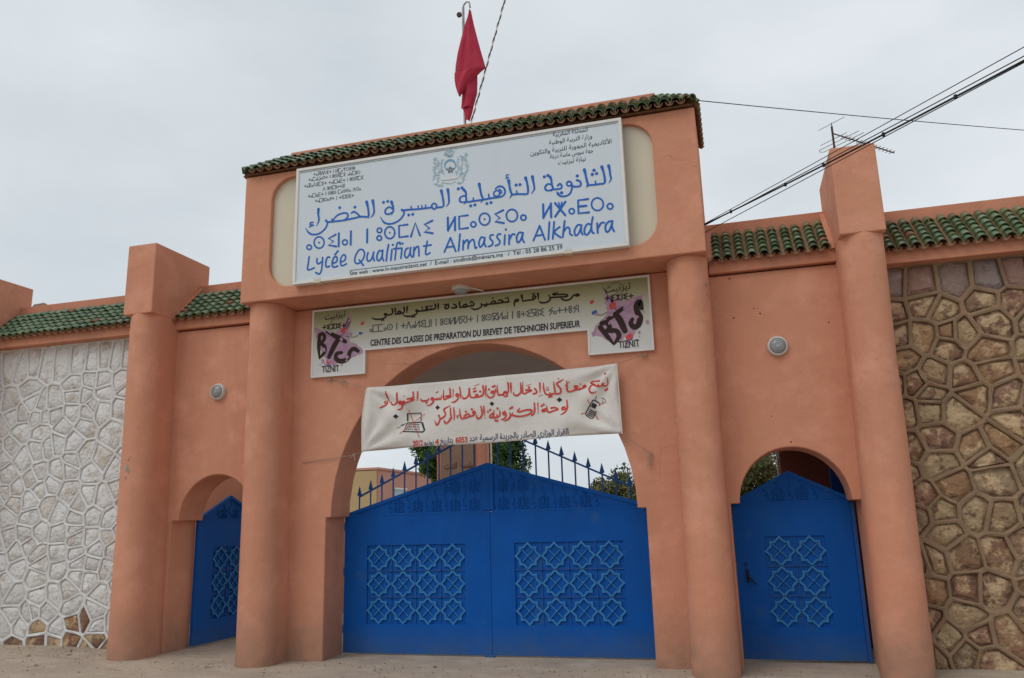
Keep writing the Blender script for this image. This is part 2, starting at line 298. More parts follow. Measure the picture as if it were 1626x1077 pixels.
def typeset(mb, body, x0, x1, z0, hgt, y, bold=0., shear=0., depth=None, wob=0., arabic=False, slope=0.):
    """one line of type: width fitted to x0..x1, hgt = size of the em, z0 = baseline"""
    vs, fs = glyphs(shape(body) if arabic else body, bold, shear)
    if not vs: return
    a = min(v[0] for v in vs); b = max(v[0] for v in vs); k = (x1 - x0) / (b - a)
    par = list(range(len(vs)))                       # islands, so that overlapping joins never share a plane
    def find(i):
        while par[i] != i: par[i] = par[par[i]]; i = par[i]
        return i
    for f in fs:
        for q in f[1:]: par[find(f[0])] = find(q)
    ids = {}; out = []
    for i, v in enumerate(vs):
        l = ids.setdefault(find(i), len(ids)); x = x0 + (v[0] - a) * k; z = z0 + v[1] * hgt + (x - x0) * slope
        if wob: x += wob * noise.noise(Vector((x * 9, z * 9, 1.))); z += wob * noise.noise(Vector((x * 9, z * 9, 7.)))
        out.append((x, y - (l % 6) * .0003 + (depth(x, z) if depth else 0), z))
    mb.add(out, fs)
def words(mb, name, m_, parent, gap):
    """split one line of print into its words: islands whose x ranges lie closer than gap stay together"""
    par = list(range(len(mb.v)))
    def find(i):
        while par[i] != i: par[i] = par[par[i]]; i = par[i]
        return i
    for f in mb.f:
        for q in f[1:]: par[find(f[0])] = find(q)
    ext = {}
    for i, v in enumerate(mb.v):
        e_ = ext.setdefault(find(i), [9e9, -9e9]); e_[0] = min(e_[0], v[0]); e_[1] = max(e_[1], v[0])
    cl_ = []; own = {}
    for k, (a, b) in sorted(ext.items(), key=lambda kv: kv[1][0]):
        if cl_ and a < cl_[-1][1] + gap: cl_[-1][1] = max(cl_[-1][1], b)
        else: cl_.append([a, b])
        own[k] = len(cl_) - 1
    for w_ in range(len(cl_)):
        ids = {}; vs = []; fs = []
        for f in mb.f:
            if own[find(f[0])] != w_: continue
            for q in f:
                if q not in ids: ids[q] = len(vs); vs.append(mb.v[q])
            fs.append(tuple(ids[q] for q in f))
        if fs: obj(name, vs, fs, m_, parent)
TIF = {'+': ([[(0, .5), (.7, .5)], [(.35, .15), (.35, .85)]], [], .8), 'o': ([], [(.2, .24, .18)], .5), 'O': ([], [(.42, .5, .4)], .95), 'Q': ([], [(.42, .5, .4), (.42, .5, .05)], .95),
       'S': ([[(.6, 1), (.02, .78), (.5, .5), (.02, .22), (.6, 0)]], [], .75), 'I': ([[(.08, 0), (.08, 1)]], [], .28), 'N': ([[(0, 1), (0, 0), (.6, 1), (.6, 0)]], [], .75),
       'M': ([[(.7, 1), (0, 1), (0, 0), (.7, 0)]], [], .85), 'A': ([[(0, 0), (.35, 1), (.7, 0)]], [], .85), '8': ([], [(.2, .24, .19), (.2, .76, .19)], .5),
       'E': ([[(.7, 1), (0, 1), (0, 0), (.7, 0)], [(0, .5), (.6, .5)]], [], .85), 'X': ([[(0, 1), (.7, 0)], [(.7, 1), (0, 0)], [(.35, .5), (.35, 1)]], [], .85),
       'Z': ([[(.35, 0), (.35, 1)], [(0, 1), (.35, .6), (.7, 1)], [(0, 0), (.35, .4), (.7, 0)]], [], .85), 'G': ([[(0, .8), (.7, 0)], [(.7, .8), (0, 0)], [(0, 1), (.7, 1)]], [], .85),
       'K': ([[(0, .85), (.7, 0)], [(.7, .85), (0, 0)], [(.35, .4), (.35, 0)], [(0, 1), (.7, 1)]], [], .85), 'U': ([[(0, 1), (0, 0), (.65, 0), (.65, 1)]], [], .8), 'Y': ([[(0, 1), (.35, .5), (.7, 1)], [(.35, 1), (.35, 0)]], [], .85),
       'B': ([[(.05, .5), (.8, .5)]], [(.42, .5, .4)], .95), 'y': ([[(.6, 1), (.1, .55), (.6, .55), (.15, 0)]], [], .7), 'P': ([[(.6, .5), (0, .5), (0, 1), (.6, 1), (.6, .3), (.1, 0)], [(.3, .4), (.65, 0)]], [], .8), ' ': ([], [], .45)}
def tif(mb, s, x0, x1, z0, h, y, w_, slope=0.):
    tot = sum(TIF[c][2] for c in s); k = (x1 - x0) / tot; x = x0
    for c in s:
        ls, cs, adv = TIF[c]; zb = z0 + (x - x0) * slope
        for l in ls:
            for a, b in zip(l, l[1:]): ribbon(mb, [(x + a[0] * k, zb + a[1] * h, w_), (x + b[0] * k, zb + b[1] * h, w_)], y)
        for cx, cz, r in cs: ribbon(mb, [(x + (cx + r * math.cos(t * math.pi / 6)) * k, zb + (cz + r * math.sin(t * math.pi / 6)) * h, w_) for t in range(13)], y, smooth=False)
        x += adv * k
DATA={
 'arabic_heading':[[(-1.111,5.497,.027),(-1.103,5.448,.018),(-1.098,5.378,.016),(-1.093,5.331,.014),(-1.122,5.284,.004)],[(-1.190,5.496,.027),(-1.178,5.448,.018),(-1.166,5.377,.018),(-1.164,5.308,.018),(-1.181,5.287,.014)],[(-1.181,5.287,.016),(-1.224,5.289,.016),(-1.278,5.289,.016),(-1.332,5.292,.016),(-1.368,5.292,.016)],[(-1.273,5.333,.010),(-1.271,5.295,.014)],[(-1.393,5.490,.027),(-1.382,5.432,.018),(-1.372,5.362,.018),(-1.362,5.302,.016),(-1.382,5.265,.004)],[(-1.486,5.375,.018),(-1.451,5.356,.016),(-1.442,5.316,.016),(-1.462,5.296,.016),(-1.517,5.300,.016),(-1.554,5.319,.016)],[(-1.549,5.328,.016),(-1.587,5.318,.014),(-1.606,5.344,.014),(-1.593,5.371,.016),(-1.563,5.367,.016),(-1.546,5.330,.016),(-1.549,5.278,.016),(-1.569,5.229,.016),(-1.609,5.202,.016),(-1.664,5.201,.016),(-1.705,5.223,.016),(-1.730,5.273,.006)],[(-1.713,5.340,.016),(-1.688,5.360,.016),(-1.667,5.338,.016),(-1.675,5.302,.016),(-1.715,5.299,.016),(-1.776,5.303,.016)],[(-1.800,5.465,.025),(-1.786,5.423,.018),(-1.781,5.364,.016),(-1.772,5.316,.016),(-1.794,5.277,.004)],[(-1.776,5.305,.016),(-1.821,5.295,.014),(-1.854,5.309,.016),(-1.863,5.343,.016),(-1.840,5.373,.016),(-1.810,5.376,.014),(-1.780,5.354,.014)],[(-2.010,5.498,.027),(-2.003,5.444,.018),(-1.994,5.384,.016),(-1.993,5.337,.014),(-2.031,5.284,.004)],[(-2.093,5.495,.027),(-2.080,5.443,.018),(-2.069,5.371,.018),(-2.071,5.301,.016),(-2.091,5.290,.014)],[(-2.091,5.290,.016),(-2.141,5.297,.016),(-2.198,5.305,.016),(-2.259,5.308,.016)],[(-1.283,5.467,.027),(-1.281,5.467,.027)],[(-1.305,5.419,.027),(-1.303,5.419,.027)],[(-1.254,5.423,.027),(-1.253,5.423,.027)],[(-1.479,5.427,.027),(-1.478,5.427,.027)],[(-1.713,5.240,.027),(-1.712,5.240,.027)],[(-1.672,5.246,.027),(-1.670,5.246,.027)],[(-1.868,5.474,.027),(-1.867,5.474,.027)],[(-1.825,5.484,.027),(-1.824,5.484,.027)],[(-2.164,5.420,.027),(-2.163,5.420,.027)],[(-2.207,5.350,.010),(-2.202,5.303,.014)],[(-2.300,5.491,.027),(-2.293,5.431,.018),(-2.281,5.358,.018),(-2.267,5.309,.015),(-2.295,5.266,.004)],[(-2.296,5.564,.010),(-2.323,5.566,.010),(-2.329,5.543,.010),(-2.304,5.532,.010)],[(-2.297,5.531,.010),(-2.336,5.518,.008)],[(-2.466,5.411,.012),(-2.428,5.435,.016),(-2.382,5.426,.016),(-2.351,5.386,.016),(-2.353,5.333,.016),(-2.391,5.303,.016),(-2.443,5.299,.016),(-2.501,5.300,.016)],[(-2.483,5.326,.014),(-2.485,5.366,.014),(-2.453,5.389,.014),(-2.421,5.371,.014),(-2.417,5.333,.014),(-2.449,5.314,.014),(-2.483,5.326,.014)],[(-2.417,5.333,.014),(-2.390,5.362,.014),(-2.418,5.401,.012)],[(-2.551,5.355,.012),(-2.547,5.313,.014)],[(-2.501,5.300,.016),(-2.559,5.298,.016),(-2.617,5.294,.016)],[(-2.666,5.502,.027),(-2.655,5.436,.018),(-2.642,5.362,.018),(-2.623,5.303,.016),(-2.653,5.259,.004)],[(-2.617,5.294,.016),(-2.676,5.295,.016),(-2.734,5.295,.016),(-2.793,5.293,.016),(-2.840,5.298,.016)],[(-2.745,5.335,.012),(-2.739,5.298,.014)],[(-2.864,5.459,.025),(-2.836,5.420,.018),(-2.834,5.366,.016),(-2.833,5.306,.016),(-2.862,5.268,.004)],[(-2.835,5.300,.016),(-2.875,5.298,.014),(-2.910,5.314,.016),(-2.913,5.351,.016),(-2.886,5.376,.014),(-2.839,5.376,.014)],[(-3.064,5.489,.027),(-3.055,5.421,.018),(-3.051,5.361,.016),(-3.053,5.313,.014),(-3.087,5.270,.004)],[(-3.148,5.486,.027),(-3.134,5.421,.018),(-3.123,5.347,.018),(-3.119,5.292,.016),(-3.138,5.274,.014)],[(-3.138,5.274,.016),(-3.180,5.275,.016),(-3.216,5.278,.016)],[(-3.212,5.277,.014),(-3.243,5.260,.014),(-3.270,5.288,.014),(-3.270,5.319,.014),(-3.243,5.335,.014),(-3.214,5.316,.014),(-3.210,5.284,.014)],[(-3.264,5.289,.016),(-3.318,5.287,.016),(-3.379,5.288,.016),(-3.440,5.289,.016),(-3.501,5.293,.016),(-3.562,5.299,.016),(-3.605,5.300,.016),(-3.660,5.300,.016)],[(-3.352,5.328,.012),(-3.350,5.292,.012)],[(-3.401,5.330,.012),(-3.398,5.293,.012)],[(-3.449,5.332,.012),(-3.447,5.295,.012)],[(-3.540,5.338,.012),(-3.537,5.298,.012)],[(-2.211,5.422,.027),(-2.210,5.422,.027)],[(-2.575,5.240,.027),(-2.574,5.240,.027)],[(-2.524,5.245,.027),(-2.523,5.245,.027)],[(-2.777,5.239,.027),(-2.776,5.239,.027)],[(-2.724,5.243,.027),(-2.723,5.243,.027)],[(-2.931,5.478,.027),(-2.929,5.478,.027)],[(-2.883,5.485,.027),(-2.882,5.484,.027)],[(-3.572,5.231,.027),(-3.571,5.231,.027)],[(-3.520,5.233,.027),(-3.518,5.232,.027)],[(-3.664,5.313,.018),(-3.633,5.284,.016),(-3.642,5.237,.016),(-3.694,5.181,.016),(-3.768,5.151,.016),(-3.842,5.151,.016),(-3.905,5.185,.016),(-3.945,5.257,.005)],[(-3.801,5.434,.027),(-3.782,5.376,.018),(-3.775,5.314,.016),(-3.800,5.258,.004)],[(-3.781,5.300,.014),(-3.831,5.277,.016),(-3.874,5.288,.016),(-3.884,5.328,.016),(-3.856,5.361,.014),(-3.819,5.366,.014),(-3.781,5.333,.014)],[(-4.052,5.484,.027),(-4.039,5.411,.018),(-4.032,5.336,.016),(-4.050,5.290,.012),(-4.079,5.262,.004)],[(-4.135,5.480,.027),(-4.115,5.397,.018),(-4.104,5.309,.018),(-4.110,5.271,.016)],[(-4.109,5.276,.016),(-4.214,5.295,.016),(-4.284,5.288,.016),(-4.386,5.281,.016),(-4.451,5.277,.016),(-4.541,5.279,.016),(-4.606,5.280,.016),(-4.658,5.284,.016)],[(-4.343,5.360,.014),(-4.309,5.372,.018),(-4.270,5.350,.016),(-4.234,5.312,.016),(-4.214,5.292,.016)],[(-4.587,5.304,.014),(-4.543,5.350,.016),(-4.478,5.372,.016),(-4.414,5.370,.016),(-4.385,5.335,.016),(-4.409,5.296,.016),(-4.451,5.277,.016)],[(-4.607,5.321,.012),(-4.606,5.283,.014)],[(-4.691,5.308,.022),(-4.670,5.274,.016),(-4.682,5.226,.016),(-4.720,5.181,.016),(-4.784,5.146,.016),(-4.862,5.143,.016),(-4.929,5.177,.016),(-4.971,5.241,.005)],[(-4.800,5.475,.027),(-4.801,5.404,.018),(-4.789,5.327,.016),(-4.822,5.249,.004)],[(-4.868,5.307,.012),(-4.904,5.307,.014),(-4.913,5.283,.012),(-4.869,5.272,.012)],[(-4.864,5.269,.012),(-4.925,5.252,.010)],[(-4.294,5.432,.027),(-4.293,5.432,.027)],[(-4.503,5.453,.027),(-4.502,5.453,.027)],[(-3.908,5.442,.027),(-3.906,5.442,.027)],[(-3.851,5.447,.027),(-3.850,5.447,.027)]],
 'latin_heading':[[(-4.912,4.857,.016),(-4.920,4.774,.016),(-4.926,4.687,.016),(-4.836,4.703,.016)],[(-4.800,4.819,.016),(-4.801,4.773,.016),(-4.779,4.748,.016),(-4.737,4.771,.016)],[(-4.723,4.824,.016),(-4.726,4.752,.016),(-4.734,4.667,.016),(-4.762,4.615,.016),(-4.814,4.640,.016)],[(-4.626,4.816,.016),(-4.658,4.817,.016),(-4.678,4.758,.016),(-4.670,4.696,.016),(-4.623,4.700,.016)],[(-4.581,4.732,.016),(-4.528,4.749,.016),(-4.527,4.805,.016),(-4.563,4.809,.016),(-4.590,4.748,.016),(-4.575,4.683,.016),(-4.512,4.690,.016)],[(-4.512,4.887,.016),(-4.556,4.839,.016)],[(-4.473,4.734,.016),(-4.414,4.757,.016),(-4.415,4.816,.016),(-4.451,4.820,.016),(-4.477,4.759,.016),(-4.463,4.688,.016),(-4.394,4.703,.016)],[(-4.176,4.859,.016),(-4.226,4.864,.016),(-4.273,4.795,.016),(-4.282,4.718,.016),(-4.236,4.688,.016),(-4.174,4.735,.016),(-4.154,4.811,.016),(-4.176,4.859,.016)],[(-4.224,4.735,.016),(-4.166,4.656,.016)],[(-4.106,4.815,.016),(-4.122,4.753,.016),(-4.105,4.705,.016),(-4.064,4.720,.016),(-4.037,4.788,.016)],[(-4.031,4.812,.016),(-4.039,4.755,.016),(-4.021,4.699,.016)],[(-3.920,4.807,.016),(-3.957,4.820,.016),(-3.987,4.761,.016),(-3.979,4.700,.016),(-3.942,4.705,.016),(-3.913,4.766,.016)],[(-3.910,4.821,.016),(-3.918,4.741,.016),(-3.898,4.685,.016)],[(-3.834,4.884,.016),(-3.852,4.792,.016),(-3.863,4.681,.016)],[(-3.790,4.815,.016),(-3.804,4.680,.016)],[(-3.684,4.891,.016),(-3.723,4.884,.016),(-3.739,4.779,.016),(-3.750,4.679,.016)],[(-3.768,4.821,.016),(-3.658,4.817,.016)],[(-3.659,4.814,.016),(-3.672,4.690,.016)],[(-3.577,4.807,.016),(-3.609,4.793,.016),(-3.624,4.723,.016),(-3.595,4.687,.016),(-3.558,4.739,.016),(-3.546,4.809,.016)],[(-3.544,4.812,.016),(-3.552,4.744,.016),(-3.532,4.689,.016)],[(-3.779,4.873,.022),(-3.778,4.873,.022)],[(-3.653,4.875,.022),(-3.652,4.875,.022)],[(-3.683,4.873,.022),(-3.682,4.873,.022)],[(-3.501,4.808,.016),(-3.510,4.691,.016)],[(-3.505,4.753,.016),(-3.470,4.808,.016),(-3.444,4.801,.016),(-3.438,4.692,.016)],[(-3.332,4.864,.016),(-3.354,4.705,.016),(-3.297,4.714,.016)],[(-3.380,4.808,.016),(-3.282,4.811,.016)],[(-3.037,4.872,.016),(-3.116,4.700,.016)],[(-3.037,4.872,.016),(-2.972,4.692,.016)],[(-3.085,4.757,.016),(-2.991,4.758,.016)],[(-2.916,4.901,.016),(-2.937,4.696,.016)],[(-2.875,4.816,.016),(-2.882,4.701,.016)],[(-2.876,4.772,.016),(-2.836,4.815,.016),(-2.813,4.797,.016),(-2.819,4.710,.016)],[(-2.811,4.767,.016),(-2.768,4.814,.016),(-2.743,4.794,.016),(-2.731,4.705,.016),(-2.710,4.711,.016)],[(-2.616,4.816,.016),(-2.656,4.827,.016),(-2.684,4.760,.016),(-2.667,4.709,.016),(-2.629,4.748,.016),(-2.610,4.815,.016)],[(-2.609,4.820,.016),(-2.617,4.749,.016),(-2.600,4.707,.016)],[(-2.506,4.839,.016),(-2.540,4.837,.016),(-2.545,4.798,.016),(-2.514,4.757,.016),(-2.526,4.715,.016),(-2.569,4.703,.016)],[(-2.415,4.839,.016),(-2.449,4.837,.016),(-2.458,4.799,.016),(-2.427,4.754,.016),(-2.441,4.714,.016),(-2.484,4.704,.016)],[(-2.364,4.819,.016),(-2.374,4.702,.016)],[(-2.312,4.812,.016),(-2.316,4.698,.016)],[(-2.311,4.757,.016),(-2.276,4.816,.016),(-2.245,4.810,.016)],[(-2.155,4.821,.016),(-2.194,4.826,.016),(-2.224,4.769,.016),(-2.212,4.708,.016),(-2.175,4.738,.016),(-2.148,4.809,.016)],[(-2.145,4.819,.016),(-2.156,4.749,.016),(-2.135,4.701,.016)],[(-2.351,4.885,.022),(-2.350,4.885,.022)],[(-1.945,4.879,.016),(-2.026,4.707,.016)],[(-1.945,4.879,.016),(-1.888,4.699,.016)],[(-1.993,4.762,.016),(-1.904,4.765,.016)],[(-1.828,4.909,.016),(-1.849,4.700,.016)],[(-1.773,4.904,.016),(-1.797,4.701,.016)],[(-1.710,4.835,.016),(-1.775,4.779,.016),(-1.703,4.705,.016)],[(-1.650,4.899,.016),(-1.680,4.706,.016)],[(-1.672,4.764,.016),(-1.626,4.818,.016),(-1.598,4.797,.016),(-1.595,4.737,.016),(-1.569,4.714,.016)],[(-1.463,4.821,.016),(-1.501,4.830,.016),(-1.541,4.770,.016),(-1.531,4.707,.016),(-1.493,4.732,.016),(-1.462,4.802,.016)],[(-1.457,4.824,.016),(-1.466,4.760,.016),(-1.451,4.708,.016)],[(-1.325,4.902,.016),(-1.347,4.789,.016),(-1.339,4.721,.016),(-1.321,4.710,.016)],[(-1.345,4.812,.016),(-1.391,4.827,.016),(-1.428,4.766,.016),(-1.418,4.703,.016),(-1.382,4.713,.016),(-1.347,4.773,.016)],[(-1.279,4.823,.016),(-1.278,4.705,.016)],[(-1.273,4.758,.016),(-1.235,4.817,.016),(-1.198,4.818,.016)],[(-1.111,4.823,.016),(-1.148,4.823,.016),(-1.188,4.774,.016),(-1.179,4.706,.016),(-1.143,4.724,.016),(-1.110,4.801,.016)],[(-1.104,4.827,.016),(-1.114,4.759,.016),(-1.093,4.701,.016)]],
 'tifinagh_heading':[[(-4.883,4.979,.015),(-4.886,4.966,.015),(-4.895,4.956,.015),(-4.908,4.952,.015),(-4.923,4.953,.015),(-4.936,4.961,.015),(-4.945,4.973,.015),(-4.949,4.987,.015),(-4.946,5.000,.015),(-4.938,5.009,.015),(-4.925,5.014,.015),(-4.910,5.012,.015),(-4.897,5.004,.015),(-4.887,4.992,.015),(-4.883,4.979,.015)],[(-4.708,5.019,.015),(-4.714,4.986,.015),(-4.732,4.962,.015),(-4.760,4.951,.015),(-4.791,4.955,.015),(-4.820,4.973,.015),(-4.841,5.002,.015),(-4.849,5.036,.015),(-4.843,5.069,.015),(-4.824,5.093,.015),(-4.796,5.104,.015),(-4.764,5.100,.015),(-4.736,5.082,.015),(-4.715,5.053,.015),(-4.708,5.019,.015)],[(-4.387,4.981,.015),(-4.390,4.967,.015),(-4.399,4.957,.015),(-4.413,4.952,.015),(-4.428,4.954,.015),(-4.442,4.962,.015),(-4.452,4.975,.015),(-4.456,4.990,.015),(-4.453,5.004,.015),(-4.443,5.014,.015),(-4.430,5.019,.015),(-4.414,5.017,.015),(-4.400,5.009,.015),(-4.390,4.996,.015),(-4.387,4.981,.015)],[(-3.926,5.078,.015),(-3.929,5.066,.015),(-3.938,5.056,.015),(-3.950,5.052,.015),(-3.964,5.054,.015),(-3.977,5.061,.015),(-3.985,5.073,.015),(-3.989,5.086,.015),(-3.986,5.099,.015),(-3.977,5.109,.015),(-3.965,5.113,.015),(-3.951,5.111,.015),(-3.938,5.104,.015),(-3.929,5.092,.015),(-3.926,5.078,.015)],[(-3.928,4.979,.015),(-3.931,4.967,.015),(-3.939,4.957,.015),(-3.952,4.953,.015),(-3.965,4.955,.015),(-3.978,4.962,.015),(-3.987,4.974,.015),(-3.990,4.987,.015),(-3.987,5.000,.015),(-3.978,5.009,.015),(-3.966,5.014,.015),(-3.952,5.012,.015),(-3.940,5.005,.015),(-3.931,4.993,.015),(-3.928,4.979,.015)],[(-3.754,5.026,.015),(-3.760,4.993,.015),(-3.778,4.969,.015),(-3.805,4.957,.015),(-3.835,4.961,.015),(-3.862,4.979,.015),(-3.880,5.009,.015),(-3.887,5.043,.015),(-3.881,5.076,.015),(-3.863,5.100,.015),(-3.836,5.112,.015),(-3.806,5.108,.015),(-3.779,5.090,.015),(-3.760,5.060,.015),(-3.754,5.026,.015)],[(-4.779,5.027,.018),(-4.777,5.027,.018)],[(-3.821,5.035,.018),(-3.820,5.034,.018)],[(-4.550,5.103,.019),(-4.649,5.063,.019),(-4.578,5.017,.019),(-4.647,4.977,.019),(-4.539,4.946,.019)],[(-4.507,5.116,.019),(-4.506,4.942,.019)],[(-4.342,5.120,.019),(-4.342,4.944,.019)],[(-4.121,5.118,.019),(-4.121,4.946,.019)],[(-3.587,5.109,.019),(-3.700,5.109,.019),(-3.695,4.959,.019),(-3.583,4.959,.019)],[(-3.543,4.950,.019),(-3.486,5.117,.019),(-3.426,4.950,.019)],[(-3.265,5.117,.019),(-3.367,5.080,.019),(-3.301,5.026,.019),(-3.368,4.987,.019),(-3.262,4.956,.019)],[(-3.067,5.130,.019),(-3.067,4.963,.019)],[(-3.064,4.974,.019),(-2.980,5.114,.019)],[(-2.977,5.126,.019),(-2.978,4.956,.019)],[(-2.815,5.125,.019),(-2.925,5.125,.019),(-2.925,4.965,.019),(-2.815,4.965,.019)],[(-2.376,5.129,.019),(-2.477,5.092,.019),(-2.419,5.037,.019),(-2.479,5.001,.019),(-2.374,4.968,.019)],[(-2.715,4.997,.015),(-2.719,4.983,.015),(-2.728,4.973,.015),(-2.741,4.968,.015),(-2.755,4.970,.015),(-2.768,4.978,.015),(-2.777,4.991,.015),(-2.780,5.005,.015),(-2.777,5.019,.015),(-2.767,5.029,.015),(-2.754,5.034,.015),(-2.740,5.032,.015),(-2.727,5.024,.015),(-2.718,5.011,.015),(-2.715,4.997,.015)],[(-2.541,5.039,.015),(-2.548,5.008,.015),(-2.567,4.984,.015),(-2.594,4.973,.015),(-2.624,4.977,.015),(-2.650,4.995,.015),(-2.668,5.024,.015),(-2.674,5.057,.015),(-2.667,5.089,.015),(-2.648,5.112,.015),(-2.621,5.123,.015),(-2.591,5.119,.015),(-2.564,5.101,.015),(-2.546,5.073,.015),(-2.541,5.039,.015)],[(-2.205,5.040,.015),(-2.212,5.008,.015),(-2.232,4.984,.015),(-2.260,4.972,.015),(-2.290,4.976,.015),(-2.317,4.995,.015),(-2.335,5.024,.015),(-2.341,5.058,.015),(-2.333,5.090,.015),(-2.313,5.114,.015),(-2.286,5.126,.015),(-2.255,5.121,.015),(-2.228,5.103,.015),(-2.210,5.074,.015),(-2.205,5.040,.015)],[(-2.103,5.001,.015),(-2.107,4.987,.015),(-2.116,4.977,.015),(-2.129,4.972,.015),(-2.143,4.974,.015),(-2.155,4.982,.015),(-2.163,4.995,.015),(-2.166,5.009,.015),(-2.163,5.023,.015),(-2.154,5.033,.015),(-2.141,5.037,.015),(-2.127,5.035,.015),(-2.114,5.027,.015),(-2.106,5.015,.015),(-2.103,5.001,.015)],[(-2.608,5.048,.018),(-2.607,5.048,.018)],[(-1.894,5.136,.019),(-1.897,4.966,.019)],[(-1.894,4.980,.019),(-1.802,5.124,.019)],[(-1.802,5.135,.019),(-1.806,4.963,.019)],[(-1.753,5.131,.019),(-1.639,4.966,.019)],[(-1.632,5.130,.019),(-1.758,4.966,.019)],[(-1.711,5.132,.012),(-1.694,5.054,.012)],[(-1.673,5.131,.012),(-1.692,5.053,.012)],[(-1.366,5.126,.019),(-1.483,5.127,.019),(-1.486,4.968,.019),(-1.365,4.965,.019)],[(-1.485,5.050,.019),(-1.390,5.048,.019)],[(-1.533,5.001,.015),(-1.536,4.987,.015),(-1.545,4.977,.015),(-1.558,4.973,.015),(-1.571,4.975,.015),(-1.583,4.983,.015),(-1.591,4.995,.015),(-1.593,5.009,.015),(-1.590,5.022,.015),(-1.581,5.032,.015),(-1.568,5.037,.015),(-1.555,5.035,.015),(-1.543,5.027,.015),(-1.535,5.015,.015),(-1.533,5.001,.015)],[(-1.196,5.039,.015),(-1.204,5.007,.015),(-1.224,4.983,.015),(-1.252,4.972,.015),(-1.283,4.976,.015),(-1.309,4.995,.015),(-1.327,5.024,.015),(-1.332,5.058,.015),(-1.323,5.091,.015),(-1.303,5.115,.015),(-1.275,5.126,.015),(-1.245,5.121,.015),(-1.218,5.103,.015),(-1.201,5.073,.015),(-1.196,5.039,.015)],[(-1.090,5.000,.015),(-1.094,4.986,.015),(-1.104,4.975,.015),(-1.117,4.971,.015),(-1.131,4.972,.015),(-1.143,4.981,.015),(-1.151,4.994,.015),(-1.154,5.009,.015),(-1.150,5.023,.015),(-1.140,5.033,.015),(-1.127,5.038,.015),(-1.113,5.036,.015),(-1.101,5.028,.015),(-1.093,5.015,.015),(-1.090,5.000,.015)]],
 'arms_pale':[[(-3.215,5.929,.013),(-3.236,5.883,.013),(-3.222,5.819,.013),(-3.240,5.760,.013),(-3.228,5.697,.013),(-3.247,5.651,.013)],[(-3.185,5.875,.010),(-3.197,5.815,.010),(-3.173,5.738,.010),(-3.204,5.669,.011),(-3.187,5.611,.011)],[(-2.834,5.930,.013),(-2.841,5.876,.013),(-2.835,5.833,.013),(-2.807,5.767,.013),(-2.814,5.707,.013),(-2.850,5.664,.013),(-2.863,5.606,.013),(-2.875,5.559,.013)],[(-2.894,5.903,.010),(-2.871,5.826,.009),(-2.896,5.744,.010),(-2.886,5.670,.011),(-2.916,5.626,.010)],[(-3.235,5.588,.013),(-3.193,5.564,.013),(-3.133,5.543,.013)],[(-3.136,5.904,.007),(-3.145,5.832,.009),(-3.137,5.757,.010),(-3.113,5.692,.007)],[(-2.931,5.878,.007),(-2.923,5.797,.009),(-2.933,5.726,.010),(-2.951,5.668,.007)],[(-2.935,5.550,.013),(-2.881,5.554,.013)],[(-3.105,5.949,.011),(-3.051,5.928,.013),(-2.990,5.937,.011)],[(-3.099,5.973,.006),(-3.081,5.933,.007)],[(-3.038,6.018,.011),(-3.038,5.963,.007)],[(-2.990,5.967,.006),(-3.002,5.926,.007)],[(-3.050,5.996,.006),(-3.087,5.971,.006)],[(-3.026,5.992,.006),(-2.990,5.967,.006)],[(-3.081,5.933,.007),(-2.996,5.925,.007)]],
 'arms_blue':[[(-3.100,5.776,.010),(-3.094,5.830,.017),(-3.063,5.862,.022),(-3.027,5.866,.025),(-2.991,5.851,.022),(-2.965,5.810,.017),(-2.959,5.766,.010)],[(-3.100,5.776,.007),(-3.071,5.747,.006)],[(-2.956,5.763,.007),(-2.992,5.741,.006)],[(-3.064,5.770,.006),(-3.052,5.781,.005)],[(-2.998,5.760,.006),(-3.010,5.774,.005)]],
 'arms_ribbon':[[(-3.132,5.634,.031),(-3.084,5.633,.036),(-3.018,5.629,.036),(-2.946,5.630,.031)]],
 'arms_star':[[(-3.030,5.783,.007),(-3.053,5.701,.007)],[(-3.030,5.783,.007),(-2.999,5.702,.007)],[(-3.083,5.755,.007),(-2.974,5.747,.007)],[(-3.083,5.755,.007),(-2.999,5.702,.007)],[(-2.974,5.747,.007),(-3.053,5.701,.007)],[(-3.147,5.587,.004),(-3.090,5.573,.004),(-3.030,5.555,.004),(-2.958,5.575,.004)],[(-3.188,5.888,.012),(-3.187,5.888,.012)],[(-2.883,5.886,.005),(-2.859,5.879,.005)],[(-3.051,5.912,.005),(-3.009,5.906,.005)]],
 'logo_pink_l':[[(-5.172,4.119),(-5.015,4.044),(-4.852,4.006),(-4.757,4.073),(-4.620,4.270),(-4.676,3.990),(-4.642,3.883),(-4.545,3.823),(-4.433,3.711),(-4.590,3.665),(-4.747,3.612),(-4.953,3.555),(-4.989,3.676),(-5.109,3.924)]],
 'logo_pink_r':[[(-1.342,4.257),(-1.252,4.074),(-1.080,4.050),(-.850,4.121),(-.926,3.971),(-.925,3.795),(-1.034,3.605),(-1.155,3.616),(-1.232,3.548),(-1.387,3.636),(-1.522,3.674),(-1.441,3.793),(-1.297,3.932),(-1.327,4.062)]],
